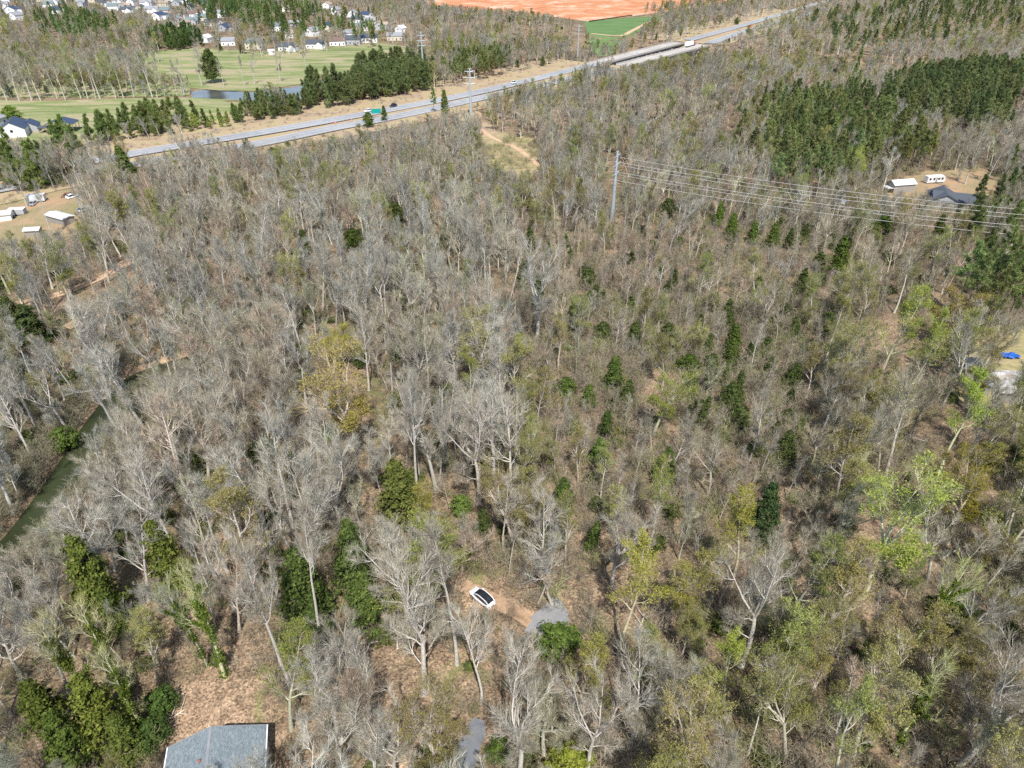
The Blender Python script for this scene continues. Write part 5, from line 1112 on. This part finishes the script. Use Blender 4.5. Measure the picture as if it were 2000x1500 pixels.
# the near shingle roof
def near_house():
    rz = math.radians(14.3); ex, ez = math.cos(rz), math.sin(rz); E1 = P0(328, 1460, 3.2); E2 = P0(521, 1416, 3.2); W = math.dist(E1, E2); Lh = 16
    mx, my = (E1[0]+E2[0])/2, (E1[1]+E2[1])/2
    r = empty('shingle_house', (mx, my, float(terr(mx, my))*0), rz, 'house with a blue-grey shingle roof cut by the bottom edge at left', 'house')
    m = MB(); ww = W/2-.35; H = 3.05; R = 5.5
    rx = -.35
    m.add([(-ww,-Lh,-1),(ww,-Lh,-1),(ww,-.4,-1),(-ww,-.4,-1),(-ww,-Lh,H),(ww,-Lh,H),(ww,-.4,H),(-ww,-.4,H),(rx,-Lh,R-.1),(rx,-.4,R-.1)], [(0,1,5,9-1,4),(2,3,7,9,6),(1,2,6,5),(3,0,4,7)]); m.obj('wall', M['greywall'], r)
    for s in (-1, 1):
        me = bpy.data.meshes.new('roof_slope'); ax = s*W/2; n = 6; sl_ = math.hypot(ax-rx, R-3.2)
        a = [(ax, 0, 3.2), (rx, 0, R), (rx, -Lh, R), (ax, -Lh, 3.2)]; v = a+[(p[0], p[1], p[2]-.14) for p in a]
        me.from_pydata(v, [], [(0,1,2,3),(4,5,6,7),(0,1,5,4),(1,2,6,5),(2,3,7,6),(3,0,4,7)]); me.materials.append(M['shingle'])
        uv = me.uv_layers.new(name='UVMap'); cuv = [(0, 0), (0, sl_), (Lh, sl_), (Lh, 0)]*2
        for lp in me.loops: uv.data[lp.index].uv = cuv[lp.vertex_index % 4]
        o = link('roof_slope', me, r)
        m = MB(); m.box(*sorted((s*W/2+.0*s, s*W/2+.14*s)), -Lh, .05, 2.98, 3.19); m.obj('gutter', M['white'], r)
        m = MB(); q = [(ax, .02, 3.19), (rx, .02, R-.01), (rx, .10, R-.01), (ax, .10, 3.19)]; m.add([(p[0], p[1], p[2]-.2) for p in q]+q, [(0,1,2,3),(4,5,6,7),(0,1,5,4),(1,2,6,5),(2,3,7,6),(3,0,4,7)]); m.obj('rake_board', M['greyroof'], r)
    k = 0; y = 0
    while y > -Lh+.3:
        m = MB(); m.add([(rx-.17, y-.31, R-.04), (rx-.17, y, R-.02), (rx, y, R+.055), (rx, y-.31, R+.035), (rx+.17, y-.31, R-.04), (rx+.17, y, R-.02)], [(0,1,2,3),(3,2,5,4)])
        o = m.obj('ridge_shingle', M['greyroof'], r); y -= .3
    m = MB(); x0 = rx-.95; zz = 3.2+(R-3.2)*(x0+W/2)/(W/2+rx); m.tube([(x0, -4.0, zz-.1), (x0, -4.0, zz+.28)], [.16, .14], 10); m.tube([(x0, -4.0, zz+.28), (x0, -4.0, zz+.36)], [.22, .05], 10); m.obj('roof_vent', M['clayred'], r)
near_house()

gable_house('cottage', *P(33, 263)[:3], math.radians(112), 15, 11.5, 4.2, 3.3, 'white', 'blueroof', 'white gabled house with blue-black roof at the left edge by the meadow', door=False)
gable_house('cottage', *P(62, 255), math.radians(110), 8, 8, 3, 2.2, 'greywall', 'blueroof', 'dark-roofed outbuilding directly right of the white gabled house', 'outbuilding', wins=False)
gable_house('barn', *P(126, 256), math.radians(100), 9, 13, 4.2, 1.8, 'greywall', 'blueroof', 'open blue-black metal barn at the edge of the meadow', 'barn', open_=True)
r = gable_house('carport', *P(100, 258), math.radians(5), 9, 5, 2.6, .5, 'greywall', 'darkroof', 'low dark carport between the two outbuildings', 'carport', open_=True)
gable_house('cottage', *P(-8, 244), math.radians(80), 9, 8, 3.6, 2, 'greywall', 'greyroof', 'pale house cut off by the left edge behind the white gable', wins=True, door=False)

for px, py, rz, L_, W_, H_, ri, wa, ro_, lab, wg in HOUSES:
    x, y, z = P(px, py); gable_house('house' if L_ > 6 else 'shed', x, y, z, math.radians(rz), L_, W_, H_, ri, wa, ro_, lab, 'house' if L_ > 6 else 'shed', None, wins=L_ > 6, wing=(5, 6.5, L_*.22) if wg else None)

# right yard
gable_house('open_shed', *P(1756, 373), math.radians(12), 9.5, 4.8, 3.4, 1.2, 'shed', 'offwhite', 'open shed with a pale metal roof in the right yard', 'shed', wins=False)
x, y, z = P(1741, 376); r = empty('lean_to', (x-1.5, y, z), math.radians(12), 'low pale lean-to roof left of the open shed', 'lean-to'); m = MB(); m.box(-2, 2, -2, 2, 2.2, 2.3); m.obj('roof', M['offwhite'], r)
for a in (-1.8, 1.8):
    for b in (-1.8, 1.8): m = MB(); m.box(a-.06, a+.06, b-.06, b+.06, -.3, 2.2); m.obj('post', M['wood'], r)
gable_house('yard_house', *P(1868, 402), math.radians(158), 18, 10, 2.6, 2.2, 'white', 'darkroof', 'long dark-roofed house with a white gable in the right yard', wins=True, wing=None)
gable_house('yard_house', *P(1838, 398), math.radians(70), 12, 9, 2.9, 2.2, 'greywall', 'darkroof', 'lower dark roof joined to the left of the long house', 'house wing', wins=False)
x, y, z = P(1823, 357); r = empty('travel_trailer', (x, y, z), math.radians(10), 'white travel trailer parked behind the dark-roofed house', 'trailer')
m = MB(); l = 4.3
m.add([(-l,-1.2,.5),(l-.3,-1.2,.5),(l-.3,1.2,.5),(-l,1.2,.5),(-l+.2,-1.2,3.0),(l-.9,-1.2,3.1),(l-.9,1.2,3.1),(-l+.2,1.2,3.0),(l,-1.2,1.6),(l,1.2,1.6)], [(0,3,2,1),(4,5,6,7),(0,1,8,5,4),(2,3,7,6,9),(3,0,4,7),(1,2,9,8),(8,9,6,5)]); m.obj('body', M['offwhite'], r)
for cx in (-3, -1.2, 1, 2.6): m = MB(); m.box(cx-.45, cx+.45, -1.26, -1.21, 1.6, 2.4); m.obj('window', M['glass'], r)
m = MB(); m.box(-.3, .3, -1.26, -1.21, .6, 2.5); m.obj('door', M['greyroof'], r)
for cx in (-.6, .3):
    for s in (-1, 1): m = MB(); m.tube([(cx, s*1.1-.1, .35), (cx, s*1.1+.1, .35)], .35, 12); m.obj('wheel', M['black'], r)
m = MB(); m.box(l-.4, l+1.2, -.06, .06, .5, .6); m.obj('hitch', M['black'], r)
m = MB(); m.box(-1.5, -.7, -.4, .4, 3.05, 3.35); m.obj('roof_vent', M['white'], r)
gable_house('old_shed', *P(1698, 428), math.radians(20), 5, 3.5, 2.2, .6, 'shed', 'offwhite', 'small shed with a light roof below the wires', 'shed', wins=False)
gable_house('old_shed', *P(1640, 408), math.radians(70), 5, 4, 2.4, .6, 'shed', 'offwhite', 'small pale-roofed shed left of the yard trees', 'shed', wins=False)
# buildings at the right edge
gable_house('greenhouse_shed', *P(1905, 745), math.radians(60), 11, 5, 2.6, .7, 'shed', 'greyroof', 'grey metal-roofed shed, left of three at the right edge', 'shed', wins=False)
gable_house('greenhouse_shed', *P(1950, 752), math.radians(150), 6, 5, 2.4, .9, 'shed', 'patched', 'white patched roof, middle of three at the right edge', 'shed', wins=False)
gable_house('greenhouse_shed', *P(1985, 775), math.radians(62), 10, 8, 2.8, 1.0, 'shed', 'patched', 'large weathered white roof, right of three at the right edge', 'shed', wins=False)
x, y, z = P(1972, 697); m = MB(); n = 8; vs = []; 
for j in range(n+1):
    for i in range(n+1): vs.append((i/n*4-2, j/n*2.6-1.3, .35+.25*math.sin(i*1.3)*math.cos(j*.9)+.12*math.sin(i*2.7+j*2.1)))
m.add(vs, [(j*(n+1)+i, j*(n+1)+i+1, (j+1)*(n+1)+i+1, (j+1)*(n+1)+i) for j in range(n) for i in range(n)]); o = m.obj('blue_tarp', M['tarpblue']); o.location = (x, y, z+.15); tag(o, 'crumpled blue tarp on the ground above the white roofs', 'tarp')

# ------------------------------------------------------------------ vehicles
def loft(secs, k=None):
    """secs: list of rings (same length)"""
    m = MB(); k = len(secs[0]); vs = [p for s in secs for p in s]
    m.add(vs, [(i*k+j, i*k+(j+1) % k, (i+1)*k+(j+1) % k, (i+1)*k+j) for i in range(len(secs)-1) for j in range(k)]+[tuple(range(k))[::-1], tuple((len(secs)-1)*k+j for j in range(k))]); return m
def car(x, y, z, rz, paint, label, group=None, detail=True, roofglass=True, L=4.6, W=1.86, H=1.62, name='parked_car'):
    r = empty(name, (x, y, z), rz, label, 'car', group); f = L/4.6
    def ring(xx, w, zb, zt): w2 = w/2; return [(xx, -w2, zb+.1), (xx, -w2*.98, (zb+zt)/2), (xx, -w2*.88, zt-.05), (xx, -w2*.6, zt), (xx, w2*.6, zt), (xx, w2*.88, zt-.05), (xx, w2*.98, (zb+zt)/2), (xx, w2, zb+.1), (xx, w2*.8, zb), (xx, -w2*.8, zb)]
    S = [(-2.28, 1.5, .38, .95), (-2.2, 1.72, .28, 1.08), (-1.7, 1.86, .22, 1.12), (-.8, 1.86, .2, 1.08), (.4, 1.86, .2, 1.04), (1.2, 1.86, .22, 1.0), (1.8, 1.8, .24, .92), (2.15, 1.66, .3, .82), (2.28, 1.4, .4, .7)]
    b = loft([ring(a*f, w*W/1.86, zb, zt) for a, w, zb, zt in S]).obj('body', M[paint], r); b.data.polygons.foreach_set('use_smooth', [True]*len(b.data.polygons))
    def cab(xx, w, zt): w2 = w/2; return [(xx, -w2, 1.0), (xx*.96, -w2*.9, 1.0+(zt-1.0)*.7), (xx*.93, -w2*.78, zt), (xx*.93, w2*.78, zt), (xx*.96, w2*.9, 1.0+(zt-1.0)*.7), (xx, w2, 1.0)]
    g = loft([cab(-2.05*f, 1.5, 1.06), cab(-1.75*f, 1.66, 1.5), cab(-1.1*f, 1.7, H), cab(.1*f, 1.7, H+.02), cab(.6*f, 1.68, 1.5), cab(1.35*f, 1.6, 1.02)]).obj('glazing', M['glass'], r)
    for s in (-1, 1):
        m = MB(); m.tube([(-2.05*f, s*.70, 1.08), (-1.62*f, s*.66, 1.5), (-1.03*f, s*.68, H+.01), (.1*f, s*.68, H+.03), (.58*f, s*.67, 1.52), (1.3*f, s*.74, 1.04)], .07, 6); m.obj('roof_rail', M[paint], r)
        m = MB(); m.box(.75*f, .95*f, *sorted((s*W/2*.96, s*(W/2+.18))), 1.0, 1.14); m.obj('wing_mirror', M[paint], r)
        for cx in (-1.42*f, 1.42*f):
            m = MB(); m.tube([(cx, s*(W/2-.24), .34), (cx, s*(W/2+.01), .34)], .34, 14); wh = m.obj('wheel', M['black'], r)
            m = MB(); m.tube([(cx, s*(W/2+.011), .34), (cx, s*(W/2+.03), .34)], .2, 10); m.obj('rim', M['silver'], wh)
        m = MB(); m.box(2.02*f, 2.2*f, *sorted((s*.45, s*.75)), .68, .84); m.obj('headlight', M['offwhite'], r)
        m = MB(); m.box(-2.27*f, -2.15*f, *sorted((s*.5, s*.78)), .82, 1.0); m.obj('tail_light', M['redcab'], r)
    if not roofglass: m = MB(); m.box(-1.1*f, .12*f, -.66, .66, H, H+.03); m.obj('roof_panel', M[paint], r)
    else:
        m = MB(); m.box(-.3*f, -.2*f, -.6, .6, H+.015, H+.03); m.obj('roof_bar', M['glass'], r)
    m = MB(); m.box(-2.32*f, -2.24*f, -.26, .26, .62, .76); m.obj('number_plate', M['black'], r)
    return r
c0 = P0(924, 1144, 1); c1 = P0(960, 1174, 1); cx, cy = (c0[0]+c1[0])/2, (c0[1]+c1[1])/2
car(cx, cy, float(terr(cx, cy))+.03, math.atan2(c0[1]-c1[1], c0[0]-c1[0]), 'whitecar', 'white crossover with a dark glass roof parked under bare trees', L=4.7)
def onroad(px, py, line):
    x, y = P0(px, py, 1.2); L = np.array(line); i = int(np.argmin(np.hypot(L[:, 0]-x, L[:, 1]-y))); i = min(max(i, 1), len(L)-2); T = L[i+1]-L[i-1]
    return x, y, math.atan2(T[1], T[0])
x, y, a = onroad(768, 207, HWF); car(x, y, .82, a+math.pi, 'darkcar', 'dark blue SUV driving on the far carriageway', None, name='suv', L=4.9, H=1.8, roofglass=False)
x, y, a = onroad(719, 217, HWF); car(x, y, .82, a+math.pi, 'whitecar', 'white car on the far carriageway left of the green sign', None, name='moving_car', roofglass=False)
x, y, a = onroad(1243, 106, HWF); car(x, y, .82, a, 'whitecar', 'white car crossing the far bridge', None, name='moving_car', roofglass=False)
x, y, a = onroad(1004, 162, HWF); car(x, y, .82, a, 'whitecar', 'white van-like car on the highway between the pole and the bridge', None, name='moving_car', H=1.9, roofglass=False)
def truck(x, y, rz):
    r = empty('semi_truck', (x, y, .85), rz, 'white semi trailer truck with a red cab on the near bridge end', 'truck')
    m = MB(); m.box(-8, 5.6, -1.28, 1.28, 1.1, 4.1); m.obj('trailer', M['white'], r)
    m = MB(); m.box(6.2, 8.0, -1.2, 1.2, .9, 3.6); m.add([(8.0,-1.15,.9),(9.6,-1.05,.8),(9.6,1.05,.8),(8.0,1.15,.9),(8.0,-1.15,2.1),(9.5,-1.0,1.9),(9.5,1.0,1.9),(8.0,1.15,2.1)], [(0,3,2,1),(4,5,6,7),(0,1,5,4),(1,2,6,5),(2,3,7,6)]); m.add([(6.2,-1.2,3.6),(8,-1.2,3.6),(8,1.2,3.6),(6.2,1.2,3.6),(6.2,-1,4.1),(7.2,-1,4.0),(7.2,1,4.0),(6.2,1,4.1)], [(4,5,6,7),(0,1,5,4),(1,2,6,5),(2,3,7,6),(3,0,4,7)]); cb = m.obj('cab', M['redcab'], r)
    m = MB(); m.box(8.0, 8.05, -1.05, 1.05, 2.2, 3.2); m.obj('windscreen', M['glass'], cb)
    for cx in (-7, -5.8, 5.2, 6.4, 8.8):
        for s in (-1, 1): m = MB(); m.tube([(cx, s*.9, .5), (cx, s*1.2, .5)], .5, 12); m.obj('wheel', M['black'], r)
    m = MB(); m.box(-7.9, 7, -.5, .5, .75, 1.08); m.obj('chassis', M['black'], r)
x, y, a = onroad(1347, 90, HWN); truck(x, y, a)
# parked things in the left yard
def yard(px, py): return P(px, py)
car(*yard(132, 385), math.radians(200), 'ochre', 'rusty brown car at the right side of the left yard', 'cars in the left yard', roofglass=False)
car(*yard(142, 387), math.radians(60), 'whitecar', 'white car next to the rusty brown one', 'cars in the left yard', roofglass=False)
car(*yard(17, 427), math.radians(170), 'darkcar', 'black pickup-like car between two pale roofs at the left edge', 'cars in the left yard', roofglass=False, H=1.8)
car(*yard(165, 413), math.radians(60), 'silver', 'silver car under the bare tree by the left yard', 'cars in the left yard', roofglass=False)
car(*yard(67, 400), math.radians(100), 'silver', 'grey car behind the white box trailer', 'cars in the left yard', roofglass=False)
def trailer(px, py, rz, L, W, H, label, m_='offwhite'):
    x, y, z = P(px, py); r = empty('box_trailer', (x, y, z), rz, label, 'trailer'); m = MB(); m.box(-L/2, L/2, -W/2, W/2, .6, H); m.obj('body', M[m_], r)
    m = MB(); n = 8
    m.box(-L/2-.05, L/2+.05, -W/2-.05, W/2+.05, H+.003, H+.08); m.obj('roof', M['white'], r)
    for s in (-1, 1): m = MB(); m.tube([(0, s*(W/2-.1)-.1, .4), (0, s*(W/2-.1)+.1, .4)], .4, 10); m.obj('wheel', M['black'], r)
    m = MB(); m.box(L/2, L/2+1.2, -.06, .06, .5, .62); m.obj('hitch', M['black'], r)
trailer(74, 394, math.radians(15), 6, 2.6, 2.8, 'white box trailer in the middle of the left yard')
trailer(36, 420, math.radians(12), 5.5, 3, 2.4, 'grey box trailer beside the black car at left', 'greywall')
gable_house('yard_shed', *P(3, 430), math.radians(20), 8, 5, 2.6, .6, 'white', 'offwhite', 'pale metal-roofed shed cut off by the left edge', 'shed', wins=False)
gable_house('yard_shed', *P(121, 433), math.radians(-28), 10, 4, 2.3, .5, 'shed', 'offwhite', 'long slanting white roof at the foot of the left yard', 'shed', wins=False)
gable_house('yard_shed', *P(68, 458), math.radians(10), 4.5, 3, 2.0, .5, 'shed', 'offwhite', 'small shed with a white tarp below the left yard', 'shed', wins=False)
gable_house('yard_shed', *P(102, 358), math.radians(10), 5, 4, 2.4, .7, 'shed', 'greyroof', 'little grey shed behind the pines above the left yard', 'shed', wins=False)
gable_house('river_shed', *P(-6, 618), math.radians(40), 6, 5, 2.6, .8, 'shed', 'offwhite', 'corner of a pale roof at the left edge by the track', 'shed', wins=False)

# ------------------------------------------------------------------ poles, wires, signs
def pole(px, py, h, label, rz, arms=3, world=None):
    x, y, z = P(px, py) if world is None else (*world, 0.0)
    r = empty('power_pole', (x, y, z), rz, label, 'power pole', 'steel power poles'); m = MB(); m.tube([(0, 0, -.5), (0, 0, h)], [.8, .36], 12); m.obj('pole', M['metal'], r)
    ends = []
    for k in range(arms):
        zz = h-1.8-k*3.1; L = (2.9, 3.8, 3.2)[k % 3]
        for s in (-1, 1):
            m = MB(); m.tube([(0, 0, zz), (s*L, 0, zz+.45)], [.20, .1], 6); am = m.obj('cross_arm', M['metal'], r)
            m = MB(); m.tube([(s*L, 0, zz+.42), (s*L, 0, zz-.9)], [.1, .1], 6); m.obj('insulator', M['greyroof'], am)
            ends.append((x+math.cos(rz)*s*L, y+math.sin(rz)*s*L, z+zz-.9))
    m = MB(); m.tube([(-1.0, 0, h-.1), (1.0, 0, h-.1)], .09, 6); m.obj('top_arm', M['metal'], r)
    return ends
pa = pole(1195, 430, 24.5, 'nearest steel power pole standing in the middle of the wood', math.radians(62))
pb = pole(0, 0, 24.5, 'steel power pole standing beyond the right edge of the frame', math.radians(100), world=(262, 168))
pc = pole(920, 228, 25, 'power pole right beside the near side of the highway', math.radians(15))
pd = pole(828, 158, 30, 'tallest power pole at the right end of the young pines', math.radians(20))
pe = pole(1128, 110, 26, 'power pole in the grey wood beside the far lawn', math.radians(20))
def wires(A, B, sag, rr, where):
    for i, (a, b) in enumerate(zip(A, B)):
        m = MB(); n = 25; m.tube([(a[0]+(b[0]-a[0])*t/n, a[1]+(b[1]-a[1])*t/n, a[2]+(b[2]-a[2])*t/n-4*sag*(t/n)*(1-t/n)) for t in range(n+1)], rr, 4, caps=False)
        tag(m.obj('power_line', M['wire']), '%s wire on the %s side %s' % (('upper', 'middle', 'lower')[i//2], ('left', 'right')[i % 2], where), 'wire', 'power lines '+where)
wires(pa, pb, 5.5, .048, 'from the nearest pole to the right')
wires(pa, pc, 4, .02, 'from the nearest pole to the highway pole')
wires(pc, pd, 3, .02, 'across the highway')

x, y = P0(735, 221, 3)[:2]; _, _, a = onroad(735, 221, HWF)
r = empty('road_sign', (x, y, .3), a-.5, 'green highway guide sign seen from behind the median', 'road sign'); m = MB(); m.box(-2.6, 2.6, -.06, .06, 2.6, 5.0); m.obj('sign_panel', M['signgreen'], r)
for s in (-1.8, 1.8): m = MB(); m.box(s-.1, s+.1, .07, .22, 0, 4.6); m.obj('post', M['metal'], r)
x, y, z = P(1404, 46); r = empty('road_sign', (x, y, z), a, 'dark back of a large sign on the far verge beyond the bridge', 'road sign'); m = MB(); m.box(-3.3, 3.3, -.06, .06, 2.0, 5.4); m.obj('sign_panel', M['signblue'], r)
for s in (-2, 2): m = MB(); m.box(s-.12, s+.12, .07, .25, 0, 5); m.obj('post', M['metal'], r)
def barrel(px, py, lab):
    x, y, z = P(px, py, .3); r = empty('traffic_barrel', (x, y, z), 0, lab, 'traffic barrel', 'orange barrels along the median'); m = MB(); m.tube([(0,0,0),(0,0,.5),(0,0,1.1)], [.38,.34,.27], 12); m.obj('drum', M['orange'], r)
    m = MB(); m.tube([(0,0,.45),(0,0,.62)], [.36,.35], 12); m.obj('band', M['white'], r); m = MB(); m.tube([(0,0,-.05),(0,0,.06)], .5, 12); m.obj('base', M['black'], r)
barrel(687, 237, 'bright orange traffic barrel on the median left of the green sign'); barrel(655, 242, 'farther left orange traffic barrel on the median')
x, y, z = P(1465, 55); r = empty('work_machine', (x, y, z), .6, 'orange work machine at the far right end of the highway', 'machine')
m = MB(); m.box(-1.6, 1.6, -.9, .9, .7, 1.8); m.obj('body', M['orange'], r); m = MB(); m.box(-.9, .4, -.7, .7, 1.82, 2.9); m.obj('cab', M['glass'], r); m = MB(); m.tube([(1.2,0,1.6),(3,0,3.4),(4.3,0,1.2)], [.22,.18,.12], 6); m.obj('boom', M['orange'], r)
for s in (-1, 1): m = MB(); m.box(-1.7, 1.7, s*.95-.22, s*.95+.22, 0, .68); m.obj('track', M['black'], r)
x, y, z = P(1182, 40); m = MB(); a0 = P0(1150, 43); a1 = P0(1235, 31); n = 30
r = empty('silt_fence', (a0[0], a0[1], 0), math.atan2(a1[1]-a0[1], a1[0]-a0[0]), 'long black silt fence between the clay site and the lawn', 'fence'); LL = math.dist(a0, a1); m = MB(); m.box(0, LL, -.03, .03, .2, 1.3); m.obj('fabric', M['black'], r)
for k in range(12): m = MB(); m.box(LL*k/11-.08, LL*k/11+.08, .04, .18, 0, 1.5); m.obj('post', M['wood'], r)
